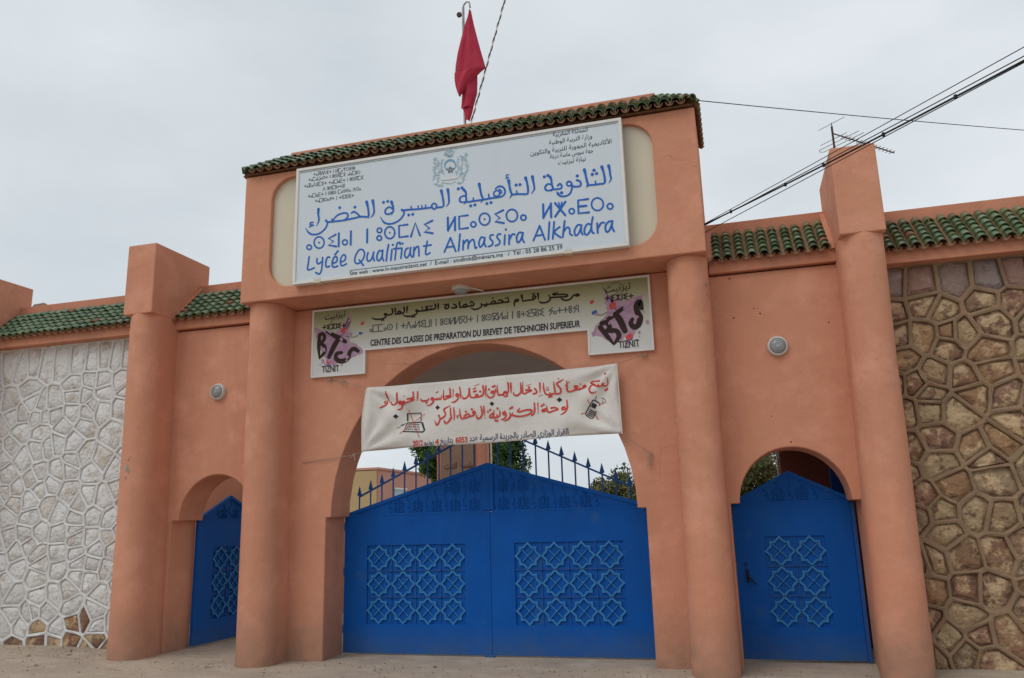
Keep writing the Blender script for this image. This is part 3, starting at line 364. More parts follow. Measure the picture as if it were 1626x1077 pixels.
 'logo_black':[[(-5.082,4.000,.040),(-5.091,3.848,.040),(-5.075,3.690,.018)],[(-5.082,4.005,.040),(-5.030,4.007,.040),(-5.009,3.946,.040),(-5.059,3.890,.040)],[(-5.059,3.883,.040),(-5.001,3.833,.040),(-5.010,3.759,.040),(-5.075,3.690,.021)],[(-4.897,3.988,.045),(-4.802,3.939,.045),(-4.708,3.877,.040)],[(-4.805,3.931,.053),(-4.872,3.829,.060),(-4.941,3.694,.045)],[(-4.528,3.738,.040),(-4.592,3.776,.047),(-4.642,3.736,.045),(-4.669,3.657,.050),(-4.755,3.625,.053),(-4.836,3.663,.047),(-4.830,3.729,.045),(-4.758,3.738,.034)],[(-4.707,3.949,.005),(-4.595,3.927,.005),(-4.532,3.948,.005)],[(-4.914,4.200,.005),(-4.916,4.147,.005)],[(-1.403,3.764,.047),(-1.331,3.657,.047),(-1.254,3.543,.017)],[(-1.384,3.807,.047),(-1.328,3.814,.047),(-1.292,3.754,.047),(-1.328,3.707,.047)],[(-1.285,3.709,.047),(-1.217,3.703,.047),(-1.188,3.637,.047),(-1.250,3.549,.020)],[(-1.301,3.853,.042),(-1.218,3.905,.042),(-1.129,3.963,.039)],[(-1.212,3.904,.054),(-1.162,3.817,.064),(-1.116,3.694,.054)],[(-.904,3.941,.037),(-.923,4.028,.054),(-.965,3.975,.056),(-.955,3.898,.056),(-.929,3.833,.056),(-.959,3.748,.056),(-1.014,3.731,.051),(-1.042,3.781,.047),(-1.021,3.826,.034)],[(-1.440,3.927,.006),(-1.385,3.908,.006),(-1.309,3.939,.006)],[(-1.300,4.220,.004),(-1.240,4.278,.004),(-1.153,4.282,.004),(-1.094,4.230,.004)]],
 'logo_red':[[(-4.752,4.016,.063),(-4.729,4.036,.063)],[(-4.949,3.634,.053),(-4.930,3.650,.053)],[(-4.481,4.095,.040),(-4.467,4.107,.040)],[(-1.254,4.000,.069),(-1.232,4.019,.069)],[(-1.080,3.609,.064),(-1.060,3.627,.064)],[(-1.493,4.073,.042),(-1.480,4.085,.042)]],
 'logo_blue':[[(-4.508,3.971,.034),(-4.485,3.969,.034)],[(-4.970,3.593,.013),(-4.930,3.597,.013)],[(-1.477,3.943,.042),(-1.451,3.957,.042)],[(-1.060,3.576,.015),(-1.034,3.605,.015)]],
 'laptop_drawing':[[(-3.829,2.797,.009),(-3.829,2.887,.009),(-3.645,2.884,.009),(-3.650,2.787,.009)],[(-3.829,2.774,.009),(-3.647,2.772,.009),(-3.600,2.672,.009),(-3.617,2.652,.009),(-3.870,2.668,.009),(-3.829,2.774,.009)],[(-3.628,2.765,.012),(-3.593,2.670,.014),(-3.617,2.648,.010)],[(-3.870,2.668,.010),(-3.620,2.650,.012)],[(-3.961,2.716,.004),(-3.927,2.720,.004),(-3.899,2.749,.004),(-3.843,2.772,.004)],[(-3.899,2.749,.010),(-3.871,2.756,.008)],[(-3.828,2.887,.014),(-3.828,2.802,.012)],[(-3.815,2.753,.007),(-3.804,2.752,.007)],[(-3.792,2.751,.007),(-3.782,2.751,.007)],[(-3.770,2.750,.007),(-3.760,2.749,.007)],[(-3.747,2.749,.007),(-3.737,2.748,.007)],[(-3.725,2.747,.007),(-3.715,2.747,.007)],[(-3.703,2.746,.007),(-3.693,2.746,.007)],[(-3.681,2.745,.007),(-3.671,2.744,.007)],[(-3.822,2.732,.007),(-3.812,2.732,.007)],[(-3.798,2.731,.007),(-3.788,2.730,.007)],[(-3.774,2.730,.007),(-3.764,2.729,.007)],[(-3.750,2.728,.007),(-3.740,2.728,.007)],[(-3.726,2.727,.007),(-3.716,2.726,.007)],[(-3.702,2.725,.007),(-3.692,2.725,.007)],[(-3.678,2.724,.007),(-3.668,2.723,.007)],[(-3.830,2.712,.007),(-3.820,2.711,.007)],[(-3.804,2.710,.007),(-3.794,2.710,.007)],[(-3.779,2.709,.007),(-3.769,2.708,.007)],[(-3.753,2.708,.007),(-3.743,2.707,.007)],[(-3.727,2.706,.007),(-3.717,2.706,.007)],[(-3.702,2.705,.007),(-3.692,2.704,.007)],[(-3.676,2.703,.007),(-3.666,2.703,.007)],[(-3.838,2.692,.007),(-3.828,2.691,.007)],[(-3.811,2.690,.007),(-3.800,2.689,.007)],[(-3.783,2.689,.007),(-3.773,2.688,.007)],[(-3.756,2.687,.007),(-3.746,2.686,.007)],[(-3.728,2.685,.007),(-3.718,2.685,.007)],[(-3.701,2.684,.007),(-3.691,2.683,.007)],[(-3.674,2.682,.007),(-3.664,2.682,.007)]],
 'crossing_out':[[(-3.910,2.646,.008),(-3.599,2.867,.008)],[(-3.809,2.927,.008),(-3.742,2.751,.008),(-3.659,2.591,.008)],[(-1.662,2.745,.009),(-1.600,2.763,.009)],[(-1.451,2.840,.009),(-1.395,2.866,.009)],[(-1.575,2.899,.009),(-1.559,2.859,.009)],[(-1.516,2.748,.009),(-1.475,2.673,.009)]],
 'phone_drawing':[[(-1.505,2.894,.010),(-1.455,2.864,.010),(-1.449,2.840,.010),(-1.539,2.694,.010),(-1.561,2.690,.010),(-1.610,2.729,.010),(-1.613,2.751,.010),(-1.521,2.890,.010),(-1.505,2.894,.010)],[(-1.428,2.921,.005),(-1.387,2.902,.005),(-1.374,2.853,.005)],[(-1.418,2.886,.005),(-1.401,2.867,.005)],[(-1.476,2.938,.005),(-1.492,2.901,.005)],[(-1.556,2.790,.011),(-1.549,2.786,.011)],[(-1.540,2.780,.011),(-1.533,2.776,.011)],[(-1.523,2.771,.011),(-1.516,2.767,.011)],[(-1.568,2.773,.011),(-1.561,2.769,.011)],[(-1.551,2.763,.011),(-1.544,2.759,.011)],[(-1.535,2.754,.011),(-1.528,2.750,.011)],[(-1.580,2.755,.011),(-1.573,2.751,.011)],[(-1.563,2.746,.011),(-1.556,2.742,.011)],[(-1.547,2.736,.011),(-1.540,2.732,.011)],[(-1.592,2.738,.011),(-1.584,2.734,.011)],[(-1.575,2.728,.011),(-1.568,2.724,.011)],[(-1.558,2.719,.011),(-1.551,2.715,.011)]],
 'phone_screen':[[(-1.522,2.866),(-1.475,2.841),(-1.501,2.795),(-1.548,2.822)]],
 'hole_shade_patch':[[(-3.967,2.887),(-3.935,2.856),(-3.967,2.829),(-3.999,2.860)],[(-3.423,2.963),(-3.392,2.932),(-3.423,2.905),(-3.454,2.936)],[(-2.722,2.958),(-2.693,2.928),(-2.723,2.901),(-2.752,2.932)],[(-1.911,2.957),(-1.878,2.925),(-1.914,2.898),(-1.947,2.930)]],
 'bts_arabic':[[(-1.636,4.184,.014),(-1.661,4.196,.014),(-1.680,4.186,.014),(-1.662,4.172,.014),(-1.637,4.178,.014)],[(-1.680,4.183,.014),(-1.704,4.183,.014),(-1.722,4.163,.014),(-1.749,4.140,.014),(-1.792,4.131,.014),(-1.834,4.144,.014),(-1.863,4.169,.005)],[(-1.894,4.238,.008),(-1.951,4.230,.014),(-1.943,4.216,.014),(-1.874,4.214,.014),(-1.797,4.204,.014),(-1.776,4.188,.014),(-1.798,4.178,.014),(-1.875,4.181,.014),(-1.952,4.185,.014),(-1.987,4.183,.014)],[(-1.991,4.191,.014),(-1.992,4.165,.014),(-2.023,4.137,.014),(-2.067,4.129,.014),(-2.110,4.137,.014),(-2.131,4.157,.004)],[(-2.141,4.255,.018),(-2.138,4.215,.014),(-2.135,4.175,.006)],[(-2.172,4.223,.014),(-2.194,4.231,.014),(-2.208,4.213,.014),(-2.191,4.192,.014),(-2.171,4.205,.014),(-2.172,4.223,.014)],[(-2.173,4.201,.014),(-2.195,4.186,.014),(-2.213,4.181,.014),(-2.266,4.182,.014),(-2.332,4.176,.014)],[(-2.347,4.252,.018),(-2.339,4.209,.014),(-2.334,4.174,.008)],[(-2.392,4.206,.014),(-2.419,4.204,.014),(-2.433,4.188,.014),(-2.406,4.181,.014),(-2.388,4.192,.014),(-2.392,4.206,.014)],[(-2.431,4.188,.014),(-2.442,4.158,.014),(-2.437,4.118,.005)],[(-2.516,4.227,.008),(-2.511,4.185,.014)],[(-2.513,4.185,.014),(-2.557,4.186,.014),(-2.593,4.185,.014)],[(-2.641,4.216,.014),(-2.610,4.219,.014),(-2.584,4.193,.014),(-2.637,4.182,.014),(-2.682,4.181,.014)],[(-2.745,4.183,.014),(-2.722,4.211,.014),(-2.690,4.214,.014),(-2.680,4.193,.014),(-2.709,4.182,.014)],[(-2.682,4.181,.014),(-2.754,4.182,.014),(-2.790,4.181,.014),(-2.853,4.180,.014)],[(-2.794,4.204,.010),(-2.792,4.181,.014)],[(-2.867,4.197,.014),(-2.858,4.173,.014),(-2.881,4.149,.014),(-2.927,4.134,.014),(-2.963,4.137,.014),(-3.008,4.162,.004)],[(-2.005,4.212,.015),(-2.005,4.211,.015)],[(-2.211,4.253,.015),(-2.210,4.253,.015)],[(-2.185,4.257,.015),(-2.184,4.257,.015)],[(-2.545,4.235,.015),(-2.545,4.235,.015)],[(-2.520,4.237,.015),(-2.520,4.237,.015)],[(-2.715,4.254,.015),(-2.714,4.254,.015)],[(-2.820,4.161,.015),(-2.819,4.161,.015)],[(-2.795,4.163,.015),(-2.795,4.163,.015)],[(-2.958,4.207,.016),(-2.972,4.185,.014),(-3.013,4.183,.014),(-3.068,4.180,.014)],[(-2.994,4.198,.008),(-2.995,4.182,.014)],[(-3.058,4.211,.014),(-3.086,4.208,.014),(-3.104,4.189,.014),(-3.077,4.174,.014),(-3.053,4.184,.014),(-3.058,4.211,.014)],[(-3.068,4.179,.014),(-3.104,4.179,.014),(-3.144,4.177,.014)],[(-3.149,4.247,.018),(-3.148,4.207,.014),(-3.139,4.174,.008)],[(-3.223,4.228,.014),(-3.196,4.207,.014),(-3.187,4.184,.014),(-3.224,4.180,.014),(-3.252,4.185,.014)],[(-3.297,4.234,.014),(-3.335,4.212,.014),(-3.344,4.190,.014),(-3.316,4.180,.014),(-3.293,4.194,.014),(-3.297,4.238,.014)],[(-3.432,4.253,.016),(-3.433,4.208,.014),(-3.433,4.176,.006)],[(-3.474,4.253,.016),(-3.465,4.211,.014),(-3.489,4.191,.014)],[(-3.484,4.191,.014),(-3.540,4.189,.014),(-3.587,4.184,.014),(-3.644,4.183,.014),(-3.696,4.183,.014)],[(-3.531,4.211,.008),(-3.529,4.188,.014)],[(-3.582,4.214,.014),(-3.601,4.205,.014),(-3.595,4.187,.014),(-3.572,4.190,.014),(-3.582,4.214,.014)],[(-3.644,4.211,.008),(-3.642,4.183,.014)],[(-3.696,4.183,.014),(-3.719,4.203,.014),(-3.734,4.195,.014),(-3.715,4.172,.014),(-3.738,4.147,.014),(-3.795,4.130,.014),(-3.862,4.134,.014),(-3.914,4.160,.004)],[(-3.853,4.259,.016),(-3.854,4.214,.014),(-3.857,4.179,.006)],[(-3.898,4.255,.016),(-3.889,4.208,.014),(-3.910,4.181,.014)],[(-3.905,4.179,.014),(-3.948,4.178,.014),(-4.015,4.175,.014)],[(-3.958,4.215,.014),(-3.982,4.206,.014),(-3.967,4.182,.014),(-3.938,4.189,.014),(-3.958,4.215,.014)],[(-4.018,4.253,.016),(-4.017,4.211,.014),(-4.013,4.170,.006)],[(-4.059,4.252,.016),(-4.052,4.205,.014),(-4.073,4.178,.014),(-4.121,4.176,.014)],[(-4.121,4.178,.014),(-4.155,4.197,.014),(-4.165,4.187,.014),(-4.145,4.164,.014),(-4.169,4.139,.014),(-4.237,4.130,.014),(-4.305,4.140,.014),(-4.350,4.165,.004)],[(-2.994,4.240,.015),(-2.993,4.240,.015)],[(-3.008,4.223,.015),(-3.007,4.223,.015)],[(-2.976,4.226,.015),(-2.975,4.226,.015)],[(-3.354,4.235,.015),(-3.353,4.234,.015)],[(-3.330,4.239,.015),(-3.329,4.238,.015)],[(-3.541,4.232,.015),(-3.540,4.232,.015)],[(-3.517,4.235,.015),(-3.516,4.235,.015)],[(-3.597,4.234,.015),(-3.596,4.234,.015)],[(-3.573,4.236,.015),(-3.572,4.236,.015)],[(-3.652,4.230,.015),(-3.651,4.230,.015)],[(-3.781,4.115,.015),(-3.781,4.115,.015)],[(-3.753,4.118,.015),(-3.752,4.118,.015)],[(-4.203,4.113,.015),(-4.202,4.112,.015)],[(-4.177,4.115,.015),(-4.176,4.115,.015)]],
 'banner_red':[[(-1.342,3.145,.005),(-1.343,3.092,.013),(-1.358,3.060,.013),(-1.402,3.058,.013),(-1.453,3.051,.013),(-1.496,3.070,.013)],[(-1.385,3.082,.009),(-1.407,3.077,.009),(-1.395,3.059,.013)],[(-1.451,3.080,.008),(-1.450,3.052,.013)],[(-1.475,3.116,.013),(-1.519,3.114,.013),(-1.536,3.098,.013),(-1.508,3.083,.013),(-1.489,3.076,.013)],[(-1.508,3.077,.013),(-1.541,3.055,.013),(-1.553,3.012,.013),(-1.526,2.975,.013),(-1.475,2.991,.005)],[(-1.600,3.075,.013),(-1.623,3.067,.013),(-1.623,3.050,.013),(-1.597,3.056,.013),(-1.600,3.075,.013)],[(-1.624,3.047,.013),(-1.663,3.031,.013),(-1.708,3.032,.013),(-1.733,3.029,.013)],[(-1.665,3.051,.008),(-1.663,3.031,.013)],[(-1.687,3.069,.013),(-1.719,3.074,.013),(-1.725,3.056,.013),(-1.694,3.046,.013),(-1.721,3.032,.013)],[(-1.721,3.030,.013),(-1.760,3.019,.013),(-1.798,3.017,.013),(-1.817,3.035,.013),(-1.811,3.087,.013),(-1.815,3.145,.005)],[(-1.839,3.084,.005),(-1.807,3.103,.005)],[(-1.807,3.109,.005),(-1.779,3.130,.005)],[(-1.850,3.159,.006),(-1.909,3.133,.013),(-1.935,3.115,.013),(-1.911,3.082,.013),(-1.890,3.048,.013),(-1.895,3.010,.013),(-1.921,2.999,.013),(-1.960,3.001,.013)],[(-1.971,3.144,.005),(-1.966,3.086,.013),(-1.959,3.021,.013),(-1.980,3.002,.013),(-2.019,2.998,.013)],[(-2.018,3.019,.008),(-2.020,2.996,.013)],[(-2.019,2.996,.013),(-2.064,2.998,.013),(-2.083,3.030,.013),(-2.094,3.082,.013),(-2.094,3.140,.005)],[(-2.065,3.072,.005),(-2.035,3.083,.005)],[(-2.059,3.047,.008),(-2.033,3.057,.008)],[(-2.139,3.140,.013),(-2.136,3.085,.013),(-2.138,3.024,.005)],[(-2.156,2.980,.004),(-2.107,2.999,.004)],[(-2.199,3.076,.014),(-2.176,3.042,.013),(-2.184,3.021,.013),(-2.217,3.015,.013)],[(-1.358,3.189,.020),(-1.357,3.189,.020)],[(-1.374,3.009,.020),(-1.373,3.009,.020)],[(-1.345,3.019,.020),(-1.344,3.019,.020)],[(-1.460,3.110,.020),(-1.459,3.110,.020)],[(-1.434,3.112,.020),(-1.434,3.112,.020)],[(-2.030,2.970,.020),(-2.029,2.970,.020)],[(-2.006,2.976,.020),(-2.005,2.976,.020)],[(-1.657,3.092,.011),(-1.657,3.092,.011)],[(-1.911,3.173,.011),(-1.911,3.173,.011)],[(-2.307,3.064,.013),(-2.274,3.068,.013),(-2.238,3.058,.013),(-2.282,3.041,.013),(-2.308,3.027,.013),(-2.335,3.027,.013),(-2.347,3.057,.013),(-2.344,3.167,.005)],[(-2.305,3.119,.004),(-2.242,3.134,.004)],[(-2.371,3.162,.006),(-2.366,3.084,.013),(-2.371,3.039,.013),(-2.408,3.009,.013),(-2.448,3.018,.013),(-2.457,3.052,.005)],[(-2.487,3.161,.014),(-2.486,3.099,.013),(-2.484,3.044,.005)],[(-2.521,3.167,.014),(-2.516,3.101,.013),(-2.520,3.059,.013),(-2.541,3.043,.013)],[(-2.547,3.063,.013),(-2.567,3.058,.013),(-2.577,3.034,.013),(-2.565,3.007,.013),(-2.535,3.011,.013),(-2.538,3.041,.013),(-2.564,3.051,.013)],[(-2.578,3.029,.013),(-2.615,3.029,.013),(-2.639,3.030,.013),(-2.651,3.071,.013),(-2.653,3.147,.005)],[(-2.674,3.112,.005),(-2.677,3.070,.013),(-2.699,3.060,.013)],[(-2.698,3.078,.013),(-2.725,3.075,.013),(-2.726,3.057,.013),(-2.699,3.060,.013),(-2.689,3.041,.013),(-2.710,3.010,.013),(-2.744,3.003,.013),(-2.771,3.021,.013),(-2.772,3.054,.005)],[(-2.795,3.150,.013),(-2.797,3.082,.013),(-2.798,3.016,.004)],[(-2.833,3.153,.014),(-2.824,3.090,.013),(-2.831,3.045,.013),(-2.859,3.027,.013)],[(-2.852,3.049,.008),(-2.851,3.029,.013)],[(-2.852,3.028,.013),(-2.907,3.022,.013),(-2.975,3.022,.013),(-2.999,3.056,.013),(-3.001,3.142,.005)],[(-2.906,3.056,.013),(-2.926,3.048,.013),(-2.914,3.029,.013),(-2.894,3.039,.013),(-2.906,3.056,.013)],[(-2.960,3.123,.008),(-2.925,3.135,.008)],[(-2.945,3.158,.004),(-2.880,3.180,.004)],[(-3.015,3.143,.005),(-3.016,3.057,.013),(-3.051,3.020,.013),(-3.085,3.019,.013),(-3.100,3.053,.005)],[(-3.129,3.144,.011),(-3.121,3.078,.013),(-3.119,3.018,.004)],[(-2.270,3.097,.018),(-2.269,3.097,.018)],[(-2.708,3.133,.018),(-2.707,3.133,.018)],[(-2.684,3.139,.018),(-2.683,3.139,.018)],[(-2.756,3.102,.018),(-2.755,3.102,.018)],[(-2.947,3.091,.018),(-2.946,3.091,.018)],[(-2.925,3.097,.018),(-2.924,3.097,.018)],[(-2.868,3.087,.018),(-2.868,3.086,.018)],[(-3.136,3.160,.010),(-3.135,3.160,.010)],[(-3.168,3.083,.013),(-3.182,3.064,.013),(-3.158,3.050,.013),(-3.146,3.069,.013),(-3.168,3.083,.013)],[(-3.146,3.065,.013),(-3.158,3.013,.013),(-3.203,2.983,.013),(-3.242,2.986,.004)],[(-3.219,3.140,.008),(-3.220,3.041,.004)],[(-3.264,3.156,.013),(-3.258,3.109,.013),(-3.258,3.076,.013),(-3.293,3.059,.013)],[(-3.321,3.061,.013),(-3.279,3.068,.013),(-3.244,3.057,.013),(-3.286,3.040,.013),(-3.321,3.030,.013),(-3.339,3.029,.013),(-3.349,3.069,.013),(-3.348,3.149,.004)],[(-3.373,3.078,.006),(-3.381,3.040,.013),(-3.405,3.035,.013),(-3.434,3.034,.013),(-3.465,3.039,.013)],[(-3.405,3.054,.008),(-3.404,3.035,.013)],[(-3.433,3.054,.008),(-3.434,3.034,.013)],[(-3.447,3.118,.008),(-3.419,3.131,.008)],[(-3.483,3.058,.013),(-3.507,3.055,.013),(-3.504,3.036,.013),(-3.476,3.038,.013),(-3.483,3.058,.013)],[(-3.476,3.038,.013),(-3.483,3.008,.013),(-3.518,2.974,.013),(-3.568,2.967,.004)],[(-3.539,3.059,.005),(-3.550,3.033,.013),(-3.596,3.025,.013),(-3.632,3.034,.013),(-3.640,3.059,.005)],[(-3.681,3.146,.011),(-3.681,3.085,.013),(-3.684,3.032,.004)],[(-3.739,3.143,.013),(-3.734,3.089,.013),(-3.760,3.067,.013),(-3.810,3.062,.013)],[(-3.724,3.080,.009),(-3.753,3.066,.013)],[(-3.789,3.065,.013),(-3.721,3.051,.013),(-3.767,3.036,.013),(-3.825,3.020,.013),(-3.868,3.009,.013)],[(-3.853,3.036,.013),(-3.882,3.027,.013),(-3.875,3.004,.013),(-3.850,3.009,.013),(-3.853,3.036,.013)],[(-3.878,3.014,.013),(-3.904,3.040,.013),(-3.927,3.028,.013),(-3.911,3.008,.013),(-3.888,3.018,.013),(-3.886,2.971,.013),(-3.918,2.944,.013),(-3.957,2.942,.004)],[(-3.951,3.147,.014),(-3.947,3.076,.013),(-3.954,3.029,.013),(-4.005,3.004,.013),(-4.034,3.021,.013),(-4.047,3.056,.005)],[(-4.101,3.158,.011),(-4.086,3.106,.013),(-4.067,3.040,.004)],[(-4.103,3.056,.013),(-4.129,3.053,.013),(-4.132,3.036,.013),(-4.100,3.036,.013),(-4.103,3.056,.013)],[(-4.098,3.037,.013),(-4.110,3.011,.013),(-4.150,2.987,.013),(-4.190,2.977,.004)],[(-3.568,3.001,.018),(-3.567,3.001,.018)],[(-3.852,3.100,.011),(-3.852,3.100,.011)],[(-4.105,3.174,.011),(-4.104,3.174,.011)],[(-1.828,2.917,.011),(-1.821,2.859,.013),(-1.823,2.821,.013),(-1.834,2.791,.013),(-1.861,2.764,.013),(-1.900,2.747,.004)],[(-1.851,2.837,.013),(-1.876,2.831,.013),(-1.881,2.809,.013),(-1.851,2.809,.013),(-1.851,2.837,.013)],[(-1.851,2.809,.013),(-1.828,2.812,.013)],[(-2.012,2.835,.013),(-1.967,2.837,.013),(-1.928,2.815,.013),(-1.988,2.799,.013),(-2.027,2.786,.013),(-2.052,2.797,.013),(-2.061,2.830,.013)],[(-2.063,2.868,.005),(-2.061,2.817,.013)],[(-2.067,2.832,.013),(-2.110,2.819,.013),(-2.117,2.802,.013),(-2.085,2.805,.013),(-2.064,2.824,.013)],[(-2.166,2.901,.010),(-2.167,2.780,.004)],[(-2.122,2.866,.018),(-2.121,2.866,.018)],[(-2.098,2.883,.018),(-2.098,2.883,.018)],[(-2.207,2.906,.011),(-2.206,2.835,.013),(-2.218,2.785,.013),(-2.245,2.766,.013)],[(-2.383,2.859,.005),(-2.411,2.823,.013),(-2.388,2.814,.013),(-2.308,2.831,.013),(-2.249,2.827,.013),(-2.242,2.806,.013),(-2.284,2.777,.013),(-2.363,2.761,.013),(-2.429,2.765,.013),(-2.472,2.780,.013)],[(-2.474,2.807,.008),(-2.475,2.779,.013)],[(-2.507,2.810,.008),(-2.502,2.771,.013),(-2.536,2.734,.013),(-2.590,2.717,.005)],[(-2.472,2.779,.013),(-2.502,2.782,.013)],[(-2.570,2.829,.013),(-2.591,2.815,.013),(-2.584,2.794,.013),(-2.556,2.800,.013),(-2.570,2.829,.013)],[(-2.556,2.800,.013),(-2.558,2.768,.013),(-2.589,2.741,.013),(-2.626,2.740,.004)],[(-2.630,2.849,.005),(-2.628,2.804,.013),(-2.649,2.772,.013),(-2.682,2.767,.013)],[(-2.668,2.800,.008),(-2.665,2.770,.013)],[(-2.649,2.771,.013),(-2.696,2.762,.013),(-2.716,2.770,.013)],[(-2.700,2.854,.005),(-2.708,2.803,.013),(-2.709,2.769,.013)],[(-2.715,2.816,.013),(-2.749,2.797,.013),(-2.756,2.773,.013),(-2.729,2.767,.013),(-2.711,2.790,.013)],[(-2.824,2.907,.010),(-2.822,2.855,.013),(-2.816,2.796,.004)],[(-2.824,2.763,.004),(-2.809,2.776,.004)],[(-2.861,2.909,.010),(-2.849,2.857,.013),(-2.846,2.818,.013),(-2.864,2.780,.013),(-2.898,2.765,.013),(-2.915,2.783,.013),(-2.916,2.815,.005)],[(-2.944,2.856,.013),(-2.961,2.847,.013),(-2.955,2.829,.013),(-2.933,2.836,.013),(-2.944,2.856,.013)],[(-2.933,2.833,.013),(-2.955,2.805,.013),(-3.007,2.794,.013)],[(-3.075,2.804,.013),(-3.027,2.827,.013),(-3.005,2.813,.013),(-3.020,2.791,.013),(-3.082,2.779,.013),(-3.110,2.780,.013),(-3.123,2.828,.013),(-3.129,2.900,.004)],[(-3.147,2.818,.009),(-3.168,2.810,.009),(-3.154,2.799,.009),(-3.166,2.784,.005)],[(-2.500,2.860,.018),(-2.499,2.860,.018)],[(-2.476,2.872,.018),(-2.475,2.872,.018)],[(-2.656,2.870,.018),(-2.656,2.870,.018)],[(-2.690,2.732,.018),(-2.689,2.732,.018)],[(-2.665,2.727,.018),(-2.664,2.727,.018)],[(-2.775,2.838,.018),(-2.774,2.838,.018)],[(-2.748,2.859,.018),(-2.747,2.859,.018)],[(-2.973,2.881,.018),(-2.972,2.881,.018)],[(-3.050,2.856,.018),(-3.050,2.856,.018)],[(-3.208,2.915,.010),(-3.198,2.835,.013),(-3.205,2.764,.004)],[(-3.249,2.914,.010),(-3.247,2.851,.013),(-3.240,2.799,.013),(-3.261,2.785,.013)],[(-3.233,2.797,.013),(-3.261,2.766,.013),(-3.303,2.736,.013),(-3.328,2.751,.013),(-3.336,2.781,.005)],[(-3.251,2.944,.005),(-3.322,2.915,.013),(-3.337,2.895,.013),(-3.315,2.856,.013),(-3.323,2.822,.013),(-3.379,2.792,.013)],[(-3.390,2.808,.013),(-3.390,2.780,.013),(-3.415,2.736,.013),(-3.436,2.725,.013),(-3.460,2.782,.004)],[(-3.404,2.831,.018),(-3.403,2.831,.018)]],
}

# ---------------- ground ----------------
xs = [-400, -150, -60, -30, -18, -14] + [-12 + i * .35 for i in range(52)] + [8, 14, 30, 60, 150, 400]
ys = [-400, -150, -60, -30, -18, -12, -9] + [-7 + i * .3 for i in range(45)] + [9, 14, 20, 30, 60, 150, 400]
vs = [(x, y, gz(x, y) + (.012 * noise.noise(Vector((x * .8, y * .8, 0))) if -12 < x < 7 and -7 < y < -.8 else 0)) for y in ys for x in xs]; nx = len(xs)
tag(obj('ground', vs, [(j * nx + i, j * nx + i + 1, (j + 1) * nx + i + 1, (j + 1) * nx + i) for j in range(len(ys) - 1) for i in range(nx - 1)], 'ground', smooth=True), kind='structure')

# ---------------- masonry builders ----------------
def arch_wall(name, xa, xb, zt, y0, y1, ox0, ox1, ax0, ax1, zs, rise, parent, zb=-.1, n=28, m_='plaster'):
    mb = MB(); cx = (ax0 + ax1) / 2; hw = (ax1 - ax0) / 2
    arc = [(cx - hw * math.cos(math.pi * i / n), zs + rise * math.sin(math.pi * i / n)) for i in range(n + 1)]
    arc[0] = (ax0, zs); arc[-1] = (ax1, zs)
    for y in (y0, y1):
        mb.add([(xa, y, zb), (ox0, y, zb), (ox0, y, zs), (xa, y, zs)], [(0, 1, 2, 3)]); mb.add([(ox1, y, zb), (xb, y, zb), (xb, y, zs), (ox1, y, zs)], [(0, 1, 2, 3)])
        mb.add([(xa, y, zs), (ox0, y, zs), (ax0, y, zs), (ax0, y, zt), (xa, y, zt)], [(0, 1, 2, 3, 4)]); mb.add([(ax1, y, zs), (ox1, y, zs), (xb, y, zs), (xb, y, zt), (ax1, y, zt)], [(0, 1, 2, 3, 4)])
        for i in range(n): mb.add([(arc[i][0], y, arc[i][1]), (arc[i + 1][0], y, arc[i + 1][1]), (arc[i + 1][0], y, zt), (arc[i][0], y, zt)], [(0, 1, 2, 3)])
    path = [(ox0, zb), (ox0, zs), (ax0, zs)] + arc[1:-1] + [(ax1, zs), (ox1, zs), (ox1, zb)]
    for a, b in zip(path, path[1:]): mb.add([(a[0], y0, a[1]), (b[0], y0, b[1]), (b[0], y1, b[1]), (a[0], y1, a[1])], [(0, 1, 2, 3)])
    top = [xa] + [a[0] for a in arc] + [xb]
    for a, b in zip(top, top[1:]): mb.add([(a, y0, zt), (b, y0, zt), (b, y1, zt), (a, y1, zt)], [(0, 1, 2, 3)])
    for x, zz in ((xa, (zb, zs, zt)), (xb, (zb, zs, zt))):
        for a, b in zip(zz, zz[1:]): mb.add([(x, y0, a), (x, y1, a), (x, y1, b), (x, y0, b)], [(0, 1, 2, 3)])
    return mb.build(name, m_, parent, smooth=True, sharp=30, bevel=.012)
def dshape(x0, x1, yf, yb, k=18):
    r = (x1 - x0) / 2; cx = (x0 + x1) / 2; cy = yf + r
    return [(x0, yb)] + [(cx - r * math.cos(math.pi * i / k), cy - r * math.sin(math.pi * i / k)) for i in range(k + 1)] + [(x1, yb)]
def round_pier(name, x0, x1, yf, yb, z1, parent, flare=.03, lean=0.):
    mb = MB(); n = 16; rings = []
    for j in range(n + 1):
        t = j / n; z = -.1 + (z1 + .1) * t; e = flare * (1 - t) ** 1.5
        prof = dshape(x0 - e, x1 + e, yf - e, yb)
        rings.append([(x + lean * (1 - t) * min(1, max(0, (.12 - y) / .3)) + .006 * noise.noise(Vector((x * 3, y * 3, z * 1.1))), y + .006 * noise.noise(Vector((x * 3 + 9, y * 3, z * 1.1))) if y < yb - .01 else y, z) for x, y in prof])
    k = len(rings[0]); vs = [v for r in rings for v in r]
    fs = [(j * k + i, j * k + (i + 1) % k, (j + 1) * k + (i + 1) % k, (j + 1) * k + i) for j in range(n) for i in range(k)] + [tuple(range(k)), tuple(range((n + 1) * k - 1, n * k - 1, -1))]
    return mb.add(vs, fs).build(name, 'plaster', parent, smooth=True, sharp=50)

